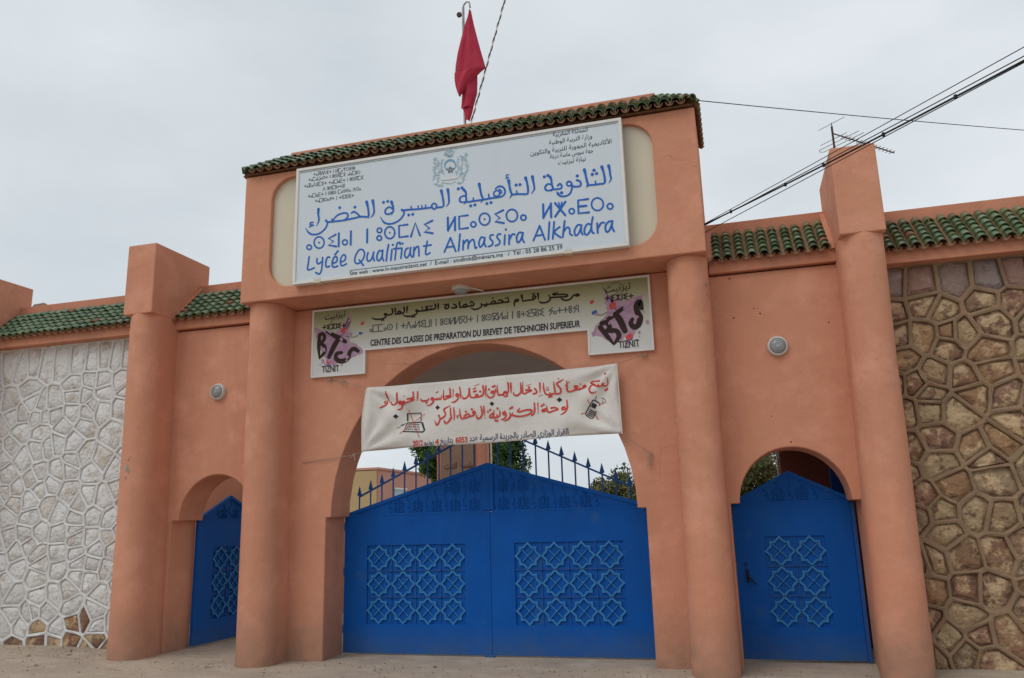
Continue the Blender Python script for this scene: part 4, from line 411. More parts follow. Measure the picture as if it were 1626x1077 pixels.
# roof tiles -------------------------------------------------
def tile_mesh(r=.056, L=.15, th=.011, k=7, taper=.86):
    vs = []
    for yy, s in ((0, 1.), (L, taper)):
        for rad in (r, r - th):
            for i in range(k + 1):
                a = math.pi * (-.02 + 1.04 * i / k); vs.append((-rad * s * math.cos(a), yy, rad * s * math.sin(a)))
    n = k + 1; fs = []
    for i in range(k):
        fs += [(i, i + 1, 2 * n + i + 1, 2 * n + i), (n + i + 1, n + i, 3 * n + i, 3 * n + i + 1), (i, n + i, n + i + 1, i + 1)]
    me = bpy.data.meshes.new('roof_tile'); me.from_pydata(vs, [], fs)
    for p in me.polygons: p.use_smooth = True
    me.set_sharp_from_angle(angle=R(50)); return me
TILE = tile_mesh(); TILE.materials.append(MT['tile'])
TILE_T = tile_mesh(); TILE_T.materials.append(MT['terracotta'])
PAN = tile_mesh(r=.05, L=.70, th=.012, k=6, taper=1.); PAN.materials.append(MT['terracotta'])
PAN_S = tile_mesh(r=.05, L=.30, th=.012, k=6, taper=1.); PAN_S.materials.append(MT['terracotta'])
def place(name, me, parent, loc, xa, ya, za, s=1.):
    o = bpy.data.objects.new(name, me); col.objects.link(o); o.parent = parent; o.matrix_parent_inverse = Matrix.Translation(-world_loc(parent))
    M_ = Matrix((Vector(xa).normalized(), Vector(ya).normalized(), Vector(za).normalized())).transposed().to_4x4() @ Matrix.Scale(s, 4); M_.translation = loc
    o.matrix_basis = M_; return o
def roof(parent, x0, x1, ye, ze, yt, zt, rows=6, pitch=.124, hipl=0., hipr=0., lx=None, face='front'):
    """tiles on a slope that rises from the eave (ye, ze) to (yt, zt); hip = how far each end closes in at the top"""
    dy, dz = yt - ye, zt - ze; Ls = math.hypot(dy, dz); n = max(1, round((x1 - x0) / pitch)); p = (x1 - x0) / n; exp = Ls / rows
    for i in range(n):
        x = x0 + (i + .5) * p
        xx = x + random.uniform(-.005, .005)
        for j in range(rows):
            t = (j + .35) / rows
            if x < x0 + hipl * t or x > x1 - hipr * t: continue
            s0 = j * exp - .02 + random.uniform(-.008, .008)
            sy, sz = dy / Ls, dz / Ls; tilt = R(random.uniform(-11, -6)); cy, cz = sy * math.cos(tilt) - sz * math.sin(tilt), sz * math.cos(tilt) + sy * math.sin(tilt)
            X_ = Vector((1, random.uniform(-.04, .04), random.uniform(-.03, .03))); Y_ = Vector((0, cy, cz)); Z_ = X_.cross(Y_).normalized(); X_ = Y_.cross(Z_)
            loc = Vector((xx, ye + sy * s0, ze + sz * s0)) + Vector((0, -sz, sy)) * .036
            place('roof_tile', TILE_T if random.random() < .035 else TILE, parent, loc, X_, Y_, Z_, random.uniform(.97, 1.06) * exp / .118 if exp < .118 else random.uniform(.97, 1.06))
        if i < n:
            xg = x0 + i * p
            if hipl or hipr:
                if i == 0: continue
                frac = 1.
                if xg < x0 + hipl: frac = (xg - x0) / hipl
                if xg > x1 - hipr: frac = (x1 - xg) / hipr
                me = PAN_S if frac > .5 else None
                if me is None: me = PAN_S
            else: me = PAN
            Y_ = Vector((0, dy / Ls, dz / Ls)); Z_ = Vector((0, dz / Ls, -dy / Ls)); X_ = Y_.cross(Z_)
            place('channel_tile', me, parent, Vector((xg, ye - dy / Ls * .05, ze - dz / Ls * .05)) + Vector((0, -dz / Ls, dy / Ls)) * .05, X_, Y_, Z_)

# ---------------- portal gateway ----------------
PX0, PX1 = -5.93, -.115
gate_b = thing('portal_gateway', (-3.02, 0, 0), 'tall salmon plastered gateway with wide round arch, two rounded pillars and a boxed signboard storey', 'gateway')
arch_wall('arch_wall', -5.50, -.56, 4.37, 0, .5, -4.955, -1.005, -4.885, -1.10, 1.675, 2.035, gate_b)
for x0, x1 in ((-5.925, -5.475), (-.57, -.12)): round_pier('pillar', x0, x1, -.515, .55, 4.373, gate_b, flare=.02, lean=.045 if x0 < -3 else -.03)
# header storey with rounded niche cut into its face
def header():
    x0, x1, z0, z1, y0, y1 = PX0, PX1, 4.376, 6.10, -.58, .62
    nx0, nx1, nz0, nz1, r = -5.53, -.61, 4.535, 6.02, .30
    inner = []
    for cx, cz, a0 in ((nx1 - r, nz0 + r, -90), (nx1 - r, nz1 - r, 0), (nx0 + r, nz1 - r, 90), (nx0 + r, nz0 + r, 180)):
        inner += [(cx + r * math.cos(R(a0 + 90 * i / 10)), cz + r * math.sin(R(a0 + 90 * i / 10))) for i in range(11)]
    corners = [(x1, z0), (x1, z1), (x0, z1), (x0, z0)]
    mb = MB(); n = len(inner)
    for k in range(4):                       # fan from each outer corner to its rounded inner corner, then a straight strip
        seg = inner[k * 11:(k + 1) * 11]; c = corners[k]; nxt = inner[((k + 1) * 11) % n]; c2 = corners[(k + 1) % 4]
        for a, b in zip(seg, seg[1:]): mb.add([(c[0], y0, c[1]), (b[0], y0, b[1]), (a[0], y0, a[1])], [(0, 1, 2)])
        mb.add([(c[0], y0, c[1]), (c2[0], y0, c2[1]), (nxt[0], y0, nxt[1]), (seg[-1][0], y0, seg[-1][1])], [(0, 1, 2, 3)])
    for i in range(n):
        a, b = inner[i], inner[(i + 1) % n]; mb.add([(a[0], y0, a[1]), (b[0], y0, b[1]), (b[0], y0 + .07, b[1]), (a[0], y0 + .07, a[1])], [(0, 1, 2, 3)])
    for k in range(4):
        a, b = corners[k], corners[(k + 1) % 4]; mb.add([(a[0], y0, a[1]), (b[0], y0, b[1]), (b[0], y1, b[1]), (a[0], y1, a[1])], [(0, 1, 2, 3)])
    mb.add([(x, y1, z) for x, z in corners], [(0, 1, 2, 3)])
    mb.build('signboard_storey', 'plaster', gate_b, bevel=.014)
    MB().prism([(cx, cz) for cx, cz in inner], y0 + .065, y0 + .08).build('niche_panel', 'cream', gate_b)
header()
# coping block and hipped tile roof
box('coping', (-5.49, -.24, 6.06), (-.56, .30, 6.555), 'plaster_top', gate_b, bevel=.02)
roof(gate_b, PX0 + .03, PX1 - .01, -.635, 6.135, -.235, 6.44, rows=4, pitch=.1245, hipl=.42, hipr=.42)
mb = MB()                                     # sloped bedding below the tiles
e, t_ = -.6, -.24
def bed(pts, name='tile_bedding', parent=gate_b): obj(name, pts, [(0, 1, 2, 3)] if len(pts) == 4 else [(0, 1, 2, 3), (4, 5, 6, 7), (0, 4, 5, 1), (1, 5, 6, 2), (2, 6, 7, 3), (3, 7, 4, 0)], 'terracotta', parent)
bed([(PX0 + .02, -.615, 6.125), (PX1 - .02, -.615, 6.125), (PX1 - .02, .65, 6.125), (PX0 + .02, .65, 6.125), (-5.50, -.23, 6.46), (-.55, -.23, 6.46), (-.55, .31, 6.46), (-5.50, .31, 6.46)])
def side_roof(sgn, xe, xt):
    n = 10; y0, y1 = -.62, .66
    for i in range(n):
        y = y0 + (i + .5) * (y1 - y0) / n
        for j in range(4):
            t = (j + .35) / 4
            if y < y0 + .42 * t or y > y1 - .36 * t: continue
            f = j / 4 - .04; x = xe + (xt - xe) * f; z = 6.135 + .305 * f
            Y_ = Vector((xt - xe, 0, .305)).normalized(); Z_ = Vector((-Y_.z * (1 if xt > xe else -1), 0, abs(Y_.x))); X_ = Y_.cross(Z_)
            place('roof_tile', TILE, gate_b, Vector((x, y + random.uniform(-.006, .006), z)) + Z_ * .03, X_, Y_, Z_, random.uniform(.97, 1.04))
        Y_ = Vector((xt - xe, 0, .305)).normalized(); Z_ = -Vector((-Y_.z * (1 if xt > xe else -1), 0, abs(Y_.x))); X_ = Y_.cross(Z_)
        if i: place('channel_tile', PAN_S, gate_b, Vector((xe, y0 + i * (y1 - y0) / n, 6.135)) - Y_ * .05 - Z_ * .05, X_, Y_, Z_)
side_roof(1, PX1 + .0, -.53); side_roof(-1, PX0 + .0, -5.52)
for xs_, xt_ in ((PX0 + .01, -5.50), (PX1 - .01, -.55)):       # hip tiles stepping up the front corners
    a = Vector((xs_, -.655, 6.15)); b = Vector((xt_, -.25, 6.45)); Y_ = (b - a).normalized(); X_ = Y_.cross(Vector((0, 0, 1))).normalized(); Z_ = X_.cross(Y_)
    for j in range(6): place('hip_tile', TILE, gate_b, a + (b - a) * (j / 6) + Z_ * (.012), X_, (Y_ - Z_ * .1).normalized(), (Z_ + Y_ * .1).normalized(), 1.05)

# ---------------- wings, piers and stone walls ----------------
def wing(x0, x1, ox0, ox1, ax0, ax1, label):
    w_ = thing('side_gate_wall', ((x0 + x1) / 2, 0, 0), label, 'wall')
    arch_wall('arch_wall', x0 - .045, x1 + .045, 4.25, .0, .5, ox0, ox1, ax0, ax1, 1.69, .575, w_, n=22)
    top_masonry(w_, x0, x1, 4.268); return w_
def top_masonry(w_, x0, x1, zc, ridge=True):
    # cornice fascia, solid roof core under the tiles and the coping behind them
    vs = []; prof = [(-.06, zc), (-.06, zc + .145), (.40, zc + .585), (.40, zc + .758), (.62, zc + .758), (.62, zc)]
    n = len(prof)
    for x in (x0, x1): vs += [(x, y, z) for y, z in prof]
    obj('cornice', vs, [tuple(range(n)), tuple(range(2 * n - 1, n - 1, -1))] + [(i, (i + 1) % n, n + (i + 1) % n, n + i) for i in range(n)], 'plaster_top', w_, bevel=.008)
    roof(w_, x0 + .03, x1 - .03, -.085, zc + .135, .385, zc + .585, rows=6, pitch=.128)
wl = wing(-7.305, -5.93, -7.21, -5.885, -7.10, -5.99, 'salmon side wall with small arch and open blue gate, left of the portal')
wr = wing(-.115, 1.255, -.10, 1.222, 0., 1.13, 'salmon side wall with small arch and closed blue gate, right of the portal')
for x0, x1 in ((-7.30, -7.24), (1.19, 1.25), (-.115, -.06)):       # plaster upstand beside the tiles
    pr = wl if x0 < -5 else wr
    v = [(.0 - .10, 4.40), (.42, 4.89), (.42, 5.02), (-.07, 4.50)] if x0 != -.115 else [(-.10, 4.40), (.42, 4.88), (.42, 4.95), (-.10, 4.45)]
    obj('tile_upstand', [(x, y, z) for x in (x0, x1) for y, z in v], [(0, 1, 2, 3), (7, 6, 5, 4), (0, 4, 5, 1), (1, 5, 6, 2), (2, 6, 7, 3), (3, 7, 4, 0)], 'plaster_top', pr, bevel=.006)
def pier(x0, x1, label):
    p = thing('wall_pier', ((x0 + x1) / 2, -.3, 0), label, 'pier', 'rounded plaster piers with square heads along the wall')
    round_pier('shaft', x0 + .005, x1 - .005, -.545, .55, 4.42, p, flare=.02, lean=(.075 if x0 < 0 else -.085) if x0 > -9 else 0)
    box('square_head', (x0, -.55, 4.40), (x1, .60, 5.38), 'plaster', p, bevel=.014); return p
pier(-7.75, -7.30, 'rounded salmon pier with square head between white stone wall and open gate')
pier(1.25, 1.70, 'rounded salmon pier with square head between closed blue gate and brown stone wall')
pier(-11.02, -10.57, 'salmon pier head cut by the left edge of the photo beyond the white wall')

def clip(poly, a, b, c):       # keep a*x+b*y<=c
    out = []
    for i in range(len(poly)):
        p, q = poly[i], poly[(i + 1) % len(poly)]; dp, dq = a * p[0] + b * p[1] - c, a * q[0] + b * q[1] - c
        if dp <= 0: out.append(p)
        if dp * dq < 0:
            t = dp / (dp - dq); out.append((p[0] + (q[0] - p[0]) * t, p[1] + (q[1] - p[1]) * t))
    return out
def ray_hit(poly, c, ang):
    dx, dz = math.cos(ang), math.sin(ang); best = None
    for i in range(len(poly)):
        p, q = poly[i], poly[(i + 1) % len(poly)]; ex, ez = q[0] - p[0], q[1] - p[1]; den = dx * ez - dz * ex
        if abs(den) < 1e-12: continue
        t = ((p[0] - c[0]) * ez - (p[1] - c[1]) * ex) / den; s = ((p[0] - c[0]) * dz - (p[1] - c[1]) * dx) / den
        if t > 0 and -1e-6 <= s <= 1 + 1e-6 and (best is None or t < best): best = t
    return (c[0] + dx * best, c[1] + dz * best) if best else c
def stone_wall(name, x0, x1, zc, cell, top_h, top_w, label, m_stone, m_mortar, m_low, m_top, rib, rnd, step=0):
    wl_ = thing(name, ((x0 + x1) / 2, .15, 0), label, 'wall'); yb = .12; z0 = 0.; zt = zc + .01
    box('wall_core', (x0, yb + .012, -.1), (x1, .6, zt), m_mortar, wl_, bevel=0)
    seeds = []; zz = zt - top_h; rows = int(round((zz - z0) / (cell * .80)))
    for j in range(rows):
        k = 0; x = x0 - cell * .5 * (j % 2)
        while x < x1 + cell:
            hgt = (zz - z0) / rows; seeds.append((x + rnd.uniform(-.31, .31) * cell, z0 + (j + .5) * hgt + rnd.uniform(-.40, .40) * hgt * (.45 if j == rows - 1 else 1))); x += cell * rnd.choice((.62, .8, .95, 1.1, 1.3, 1.55))
    x = x0 - top_w
    while x < x1 + top_w: seeds.append((x, zz + top_h * .42 + rnd.uniform(-.03, .03))); x += top_w * rnd.uniform(.75, 1.3)
    seeds = [s for i, s in enumerate(seeds) if s[1] > zz or rnd.random() > .13]
    mo = MB()
    key = lambda p: Vector((round(p[0], 3) * 17.1, round(p[1], 3) * 13.7, 2.))
    def wob(p, a):
        v = key(p); return (p[0] + a * noise.noise(v), p[1] + a * noise.noise(v + Vector((5, 9, 3))))
    for i, s in enumerate(seeds):
        if not (x0 - .5 < s[0] < x1 + .5): continue
        near = sorted(((o[0] - s[0]) ** 2 + (o[1] - s[1]) ** 2, o) for k, o in enumerate(seeds) if k != i and abs(o[0] - s[0]) < 1.3 and abs(o[1] - s[1]) < 1.3)[:22]
        outer = [(x0, z0 - .05), (x1, z0 - .05), (x1, zt), (x0, zt)]; inner = [(x0 + .0, z0 - .02), (x1, z0 - .02), (x1, zt - .004), (x0, zt - .004)]
        rw = rib * rnd.uniform(.65, 1.35)
        for d2, o in near:
            d = math.sqrt(d2); nx_, nz_ = (o[0] - s[0]) / d, (o[1] - s[1]) / d; cc = nx_ * (o[0] + s[0]) / 2 + nz_ * (o[1] + s[1]) / 2
            outer = clip(outer, nx_, nz_, cc); inner = clip(inner, nx_, nz_, cc - rw / 2)
            if len(inner) < 3 or len(outer) < 3: break
        if len(inner) < 3 or len(outer) < 3: continue
        if max(p[0] for p in inner) - min(p[0] for p in inner) < .02 or max(p[1] for p in inner) - min(p[1] for p in inner) < .02: continue
        cx = sum(p[0] for p in inner) / len(inner); cz = sum(p[1] for p in inner) / len(inner); c = (cx, cz)
        op = []
        for a, b in zip(outer, outer[1:] + outer[:1]):
            op += [a, ((a[0] + b[0]) / 2, (a[1] + b[1]) / 2)]
        n = len(op); ip = [ray_hit(inner, c, math.atan2(p[1] - cz, p[0] - cx)) for p in op]
        ip = [(cx + (p[0] - cx) * rnd.uniform(.95, 1.0), cz + (p[1] - cz) * rnd.uniform(.95, 1.0)) for p in ip]
        ow = [wob(p, .03) for p in op]
        proud = rib * (1.1 if m_mortar == 'mortar_brown' else .8)
        vo = [(p[0], yb - proud - .006 * noise.noise(key(p)), p[1]) for p in ow]; vi = [(p[0], yb - proud + .008, p[1]) for p in ip]
        vd = [(cx + (p[0] - cx) * .97, yb + .012, cz + (p[1] - cz) * .97) for p in ip]
        mo.add(vo + vi + vd, [(k, (k + 1) % n, n + (k + 1) % n, n + k) for k in range(n)] + [(n + k, n + (k + 1) % n, 2 * n + (k + 1) % n, 2 * n + k) for k in range(n)])
        # the stone: four rings swelling out of its bed
        vs = []; sd_ = rnd.uniform(0, 99); bul = rnd.uniform(.014, rib * .85); sk = (rnd.uniform(-.5, .5), rnd.uniform(-.5, .5)); wd = max(abs(p[0] - cx) for p in ip); ht = max(abs(p[1] - cz) for p in ip)
        for q, (f, yq) in enumerate(((.985, .012), (.84, -.06), (.66, -.9), (.32, -1.)) if m_mortar == 'mortar_brown' else ((.985, .012), (.86, -.35), (.60, -.85), (.30, -1.))):
            for k, p in enumerate(ip):
                x = cx + (p[0] - cx) * f; z = cz + (p[1] - cz) * f; dn = noise.noise(Vector((x * 9, z * 9, sd_))) + .9 * noise.noise(Vector((x * 24, z * 24, sd_)))
                vs.append((x, yb + (yq * bul if q else .011) - (0 if not q else dn * .016 + bul * .5 * (sk[0] * (x - cx) / wd + sk[1] * (z - cz) / ht)), z))
        vs.append((cx, yb - bul * 1.02 - noise.noise(Vector((cx * 9, cz * 9, sd_))) * .016, cz))
        fs = [(r * n + k, r * n + (k + 1) % n, (r + 1) * n + (k + 1) % n, (r + 1) * n + k) for r in range(3) for k in range(n)] + [(3 * n + k, 3 * n + (k + 1) % n, 4 * n) for k in range(n)]
        mm = m_stone
        if s[1] > zz: mm = m_top
        elif s[1] < .5 and rnd.random() < (.8 if s[1] < .32 else .3): mm = m_low
        obj('stone', vs, fs, mm, wl_, smooth=True, sharp=38)
    mo.build('mortar_pointing', m_mortar, wl_, smooth=True, sharp=35)
    top_masonry(wl_, x0, x1, zc); return wl_
white = stone_wall('boundary_stone_wall', -10.57, -7.75, 4.268, .26, .52, .25, 'whitewashed rubble stone wall under green tiles at the left', 'stone_white', 'mortar_white', 'stone_brown', 'stone_white', .027, random.Random(3))
brown = stone_wall('boundary_stone_wall', 1.70, 4.6, 4.17, .30, .38, .30, 'bare brown rubble stone wall under green tiles at the right', 'stone_brown', 'mortar_brown', 'stone_brown', 'stone_grey', .031, random.Random(11))

# ---------------- gates ----------------
STAR = None
def star_mesh():
    o = [(0, .152), (.052, .098), (.098, .098), (.098, .052), (.152, 0)]
    pts = []
    for q in range(4):
        a = -q * math.pi / 2
        for x, z in o[:-1]: pts.append((x * math.cos(a) - z * math.sin(a), x * math.sin(a) + z * math.cos(a)))
    mb = MB(); n = len(pts); w_ = .0115
    mid = pts
    def off(i, s):
        p0, p1, p2 = Vector(mid[i - 1]), Vector(mid[i]), Vector(mid[(i + 1) % n]); d1 = (p1 - p0).normalized(); d2 = (p2 - p1).normalized()
        n1 = Vector((-d1.y, d1.x)); n2 = Vector((-d2.y, d2.x)); b = (n1 + n2).normalized(); return p1 + b * (s * w_ / max(.5, b.dot(n1)))
    A = [off(i, 1) for i in range(n)]; B = [off(i, -1) for i in range(n)]
    vs = [(p.x, -.014, p.y) for p in A] + [(p.x, -.014, p.y) for p in B] + [(p.x, 0.002, p.y) for p in A] + [(p.x, 0.002, p.y) for p in B]
    mb.add(vs, [(i, (i + 1) % n, n + (i + 1) % n, n + i) for i in range(n)] + [(2 * n + i, 2 * n + (i + 1) % n, (i + 1) % n, i) for i in range(n)] + [(n + i, n + (i + 1) % n, 3 * n + (i + 1) % n, 3 * n + i) for i in range(n)])
    for s in (1, -1):
        d = Vector((.7071, .7071 * s)); q = Vector((-d.y, d.x)) * .0055; a = d * .128
        P = [a + q, a - q, -a - q, -a + q]; yf = -.008 - .0004 * s
        mb.add([(p.x, yf, p.y) for p in P] + [(p.x, .002, p.y) for p in P], [(0, 1, 2, 3), (0, 1, 5, 4), (1, 2, 6, 5), (2, 3, 7, 6), (3, 0, 4, 7)])
    mb.lathe([(.018, 0), (.017, -.012), (.011, -.02), (.003, -.024)], (0, 0, 0), 'y', 10)
    me = bpy.data.meshes.new('star_ornament'); me.from_pydata(mb.v, [], mb.f); bm = bmesh.new(); bm.from_mesh(me); bmesh.ops.recalc_face_normals(bm, faces=bm.faces); bm.to_mesh(me); bm.free(); me.materials.append(MT['blue_worn']); return me
STAR = star_mesh()
def ros_mesh():
    mb = MB(); mb.lathe([(.018, 0), (.015, -.01), (.004, -.016)], (0, 0, 0), 'y', 10)
    for sx in (1, -1):
        for sz in (1, -1):
            c_ = (sx * .038, sz * .036); pts = []
            for i in range(13):
                tt = i / 12; rad = .033 * (1 - .68 * tt); a = math.pi * (1.0 - 1.75 * tt); pts.append((c_[0] + sx * rad * math.cos(a), -.007, c_[1] + sz * rad * math.sin(a)))
            mb.tube([(0, -.004, 0)] + pts, .0068, 5)
    mb.tube([(-.078, -.004, 0), (.078, -.004, 0)], .005, 5); mb.tube([(0, -.004, -.075), (0, -.004, .075)], .005, 5)
    me = bpy.data.meshes.new('rosette'); me.from_pydata(mb.v, [], mb.f); me.materials.append(MT['blue']); return me
ROS = ros_mesh()
def put(name, me, parent, loc):
    o = bpy.data.objects.new(name, me); col.objects.link(o); o.parent = parent; o.matrix_parent_inverse = Matrix.Translation(-world_loc(parent)); o.location = loc; return o
def gate_leaf(name, label, x0, x1, zb, zs, ped, px0, px1, pz0, pz1, cols, rows, y=.505, stile='both', cat='gate', group=None):
    """ped: list of (x, z) along the pediment top from left to right"""
    g = thing(name, ((x0 + x1) / 2, y, 0), label, cat, group)
    rim = [(x0, zb), (x1, zb), (x1, zs)] + list(reversed(ped)) + [(x0, zs)]
    hole = [(px0, pz0), (px1, pz0), (px1, pz1), (px0, pz1)]
    mb = MB(); ya, ybk = y, y + .045
    # front sheet round the recessed ornament field, recess sides and floor
    for a, b in (((x0, zb), (x1, pz0)), ((x0, pz1), (x1, zs))): mb.add([(a[0], ya, a[1]), (b[0], ya, a[1]), (b[0], ya, b[1]), (a[0], ya, b[1])], [(0, 1, 2, 3)])
    for a, b in (((x0, pz0), (px0, pz1)), ((px1, pz0), (x1, pz1))): mb.add([(a[0], ya, a[1]), (b[0], ya, a[1]), (b[0], ya, b[1]), (a[0], ya, b[1])], [(0, 1, 2, 3)])
    for a, b in zip(hole, hole[1:] + hole[:1]): mb.add([(a[0], ya, a[1]), (b[0], ya, b[1]), (b[0], ya + .022, b[1]), (a[0], ya + .022, a[1])], [(0, 1, 2, 3)])
    mb.add([(p[0], ya + .022, p[1]) for p in hole], [(0, 1, 2, 3)])
    mb.add([(x0, ybk, zb), (x1, ybk, zb), (x1, ybk, zs), (x0, ybk, zs)], [(0, 1, 2, 3)])
    for a, b in (((x0, zb), (x1, zb)), ((x1, zb), (x1, zs)), ((x1, zs), (x0, zs)), ((x0, zs), (x0, zb))): mb.add([(a[0], ya, a[1]), (b[0], ya, b[1]), (b[0], ybk, b[1]), (a[0], ybk, a[1])], [(0, 1, 2, 3)])
    mb.build('steel_sheet', 'blue', g)
    MB().prism([(x0 + .001, zs + .002)] + [(x1 - .001, zs + .002)] + list(reversed([(min(max(x, x0 + .001), x1 - .001), z - .02) for x, z in ped])), y + .012, y + .04).build('pediment_sheet', 'blue', g)
    fr = MB()
    for a, b in zip(ped, ped[1:]):
        fr.add([(a[0], y - .006, a[1]), (b[0], y - .006, b[1]), (b[0], y - .006, b[1] - .045), (a[0], y - .006, a[1] - .045), (a[0], y + .045, a[1]), (b[0], y + .045, b[1]), (b[0], y + .045, b[1] - .045), (a[0], y + .045, a[1] - .045)],
               [(0, 1, 2, 3), (4, 5, 6, 7), (0, 1, 5, 4), (3, 2, 6, 7), (0, 3, 7, 4), (1, 2, 6, 5)])
    fr.box((x0 + .05, y - .004, zs - .012), (x1 - .05, y + .02, zs + .018)); fr.build('pediment_frame', 'blue', g)
    cw, ch = (px1 - px0) / cols, (pz1 - pz0) / rows
    gr = MB()
    for i in range(1, cols): gr.box((px0 + i * cw - .006, y + .010, pz0 + .001), (px0 + i * cw + .006, y + .0225, pz1 - .001))
    for j in range(1, rows): gr.box((px0 + .001, y + .0085, pz0 + j * ch - .006), (px1 - .001, y + .0215, pz0 + j * ch + .006))
    for i in range(1, cols):
        for j in range(1, rows): gr.lathe([(.02, .012), (.018, .002), (.012, -.006), (.003, -.010)], (px0 + i * cw, y, pz0 + j * ch), 'y', 10)
    gr.build('grid_bars', 'blue_dark', g)
    for j in range(rows):
        for i in range(cols): put('star_ornament', STAR, g, (px0 + (i + .5) * cw, y + .012, pz0 + (j + .5) * ch))
    return g
def interp(ped, x):
    for a, b in zip(ped, ped[1:]):
        if a[0] <= x <= b[0]: return a[1] + (b[1] - a[1]) * (x - a[0]) / (b[0] - a[0])
    return -1
def scrolls(g, ped, zs, y, x0, x1, step, bars=True):
    wav = MB(); n = max(2, round((x1 - x0) / step)); st = (x1 - x0) / n
    for r, zr in enumerate((zs + .088, zs + .315, zs + .50)):
        for i in range(2 * n + 1):
            x = x0 + i * st / 2; h_ = interp(ped, x)
            if h_ - zr < .105: continue
            if i % 2: put('rosette', ROS, g, (x, y + .010, zr))
            else: wav.lathe([(.016, .012), (.014, .003), (.004, -.003)], (x, y, zr), 'y', 8)
            tp = min(zr + .20, h_ - .045)
            if tp - zr > .05:
                z0_ = zr + (.075 if i % 2 else .0)
                if tp > z0_ + .02: wav.tube([(x + .02 * math.sin(t * math.pi * 2) * (1 if i % 4 else -1), y + .010, z0_ + (tp - z0_) * t) for t in [k / 8 for k in range(9)]], .0065, 5)
            if i % 2 == 0: wav.tube([(x + .03 * math.sin(t * 2.6), y + .010, zr - .075 + .075 * t) for t in [k / 4 for k in range(5)]], .006, 5)
    if wav.v: tag(wav.build('wavy_bars', 'blue', g), kind='stuff')
pk = (-3.0, 2.288)
gl = gate_leaf('gate_leaf', 'large blue steel gate leaf on the left with cast star ornaments', -4.95, -3.008, .018, 1.69, [(-4.95, 1.712), (-3.008, 2.288)], -4.63, -3.312, .365, 1.312, 4, 3, group='two leaves of the main gate')
gr_ = gate_leaf('gate_leaf', 'large blue steel gate leaf on the right with cast star ornaments', -2.992, -1.01, .018, 1.69, [(-2.992, 2.288), (-1.01, 1.716)], -2.68, -1.358, .362, 1.312, 4, 3, group='two leaves of the main gate')
for g, s in ((gl, -1), (gr_, 1)):
    ped = [(-4.95, 1.712), (-3.008, 2.288)] if s < 0 else [(-2.992, 2.288), (-1.01, 1.716)]
    scrolls(g, ped, 1.69, .505, -4.83 if s < 0 else -2.94, -3.06 if s < 0 else -1.14, .265)
    xs2 = [-4.757 + .158 * i for i in range(11)] if s < 0 else [-1.237 - .163 * i for i in range(11)]
    rail = (lambda x: 1.936 + (x + 4.738) * .468) if s < 0 else (lambda x: 1.935 + (-1.238 - x) * .475)
    for i, x in enumerate(xs2):
        zb_ = interp(ped, x) - .02; zt_ = rail(x) + .075
        b = MB().tube([(x, .52, zb_), (x, .52, zt_ - .05)], .0105, 8); b.build('spiked_bar', 'blue_dark', g, smooth=True)
        h = MB().prism([(x - .031, zt_ - .055), (x, zt_ - .07), (x + .031, zt_ - .055), (x, zt_ + .06)], .513, .527); h.build('arrow_head', 'blue_dark', g)
    a, b = (xs2[0], xs2[-1]) if s < 0 else (xs2[-1], xs2[0])
    MB().add([(a, .508, rail(a) - .012), (b, .508, rail(b) - .012), (b, .508, rail(b) + .012), (a, .508, rail(a) + .012), (a, .532, rail(a) - .012), (b, .532, rail(b) - .012), (b, .532, rail(b) + .012), (a, .532, rail(a) + .012)],
        [(0, 1, 2, 3), (4, 5, 6, 7), (0, 1, 5, 4), (3, 2, 6, 7), (0, 3, 7, 4), (1, 2, 6, 5)]).build('sloping_rail', 'blue_dark', g)
    box('pediment_stile', (-3.075, .496, 1.71) if s < 0 else (-2.984, .4965, 1.71), (-3.0145, .517, 2.25) if s < 0 else (-2.93, .517, 2.25), 'blue', g, bevel=.003)
    if s > 0: box('meeting_strip', (-3.014, .497, .02), (-2.985, .5045, 2.27), 'blue', g, bevel=.002)
    if s < 0: box('drop_bolt', (-3.075, .475, -.01), (-2.955, .504, .028), 'blue', g, bevel=.004)
dr = gate_leaf('side_gate_leaf', 'closed small blue steel gate in the right side arch', -.13, 1.155, .03, 1.69, [(-.13, 1.695), (.545, 2.04), (1.155, 1.735)], .225, .862, .368, 1.325, 2, 3, group='small blue side gates')
scrolls(dr, [(-.13, 1.695), (.545, 2.04), (1.155, 1.735)], 1.69, .505, .03, 1.06, .26)
for g, xh in ((gl, -4.945), (gr_, -1.03)):
    for zh in (.3, 1.0, 1.55): MB().tube([(xh, .494, zh - .05), (xh, .494, zh + .05)], .010, 8).build('hinge', 'blue_dark', g)
h = MB().box((.0, .485, .84), (.03, .4995, .97)); h.tube([(.015, .48, .90), (.02, .455, .90), (.06, .45, .86), (.10, .452, .815)], .010, 6); h.lathe([(.014, 0), (.014, -.018), (.008, -.02)], (.005, .4985, 1.03), 'y', 10)
h.build('door_handle', 'dark', dr)
box('hinge_post', (1.16, .48, .02), (1.20, .53, 1.68), 'blue_dark', dr, bevel=.004)
# open leaf: built shut, then swung ninety degrees inward about its left hinge
dl = gate_leaf('side_gate_leaf', 'open small blue steel gate swung inward in the left side arch', -7.195, -5.90, .06, 1.69, [(-7.195, 1.715), (-6.55, 2.04), (-5.90, 1.735)], -6.87, -6.22, .368, 1.325, 2, 3, group='small blue side gates')
scrolls(dl, [(-7.195, 1.715), (-6.55, 2.04), (-5.90, 1.735)], 1.69, .505, -7.07, -6.02, .26)
hx, hy = -7.165, .52; L0 = Vector(dl.location); ang = R(86); off = Vector((L0.x - hx, L0.y - hy, 0)); off.rotate(Matrix.Rotation(ang, 4, 'Z')); dl.location = (hx + off.x, hy + off.y, 0); dl.rotation_euler = (0, 0, ang)

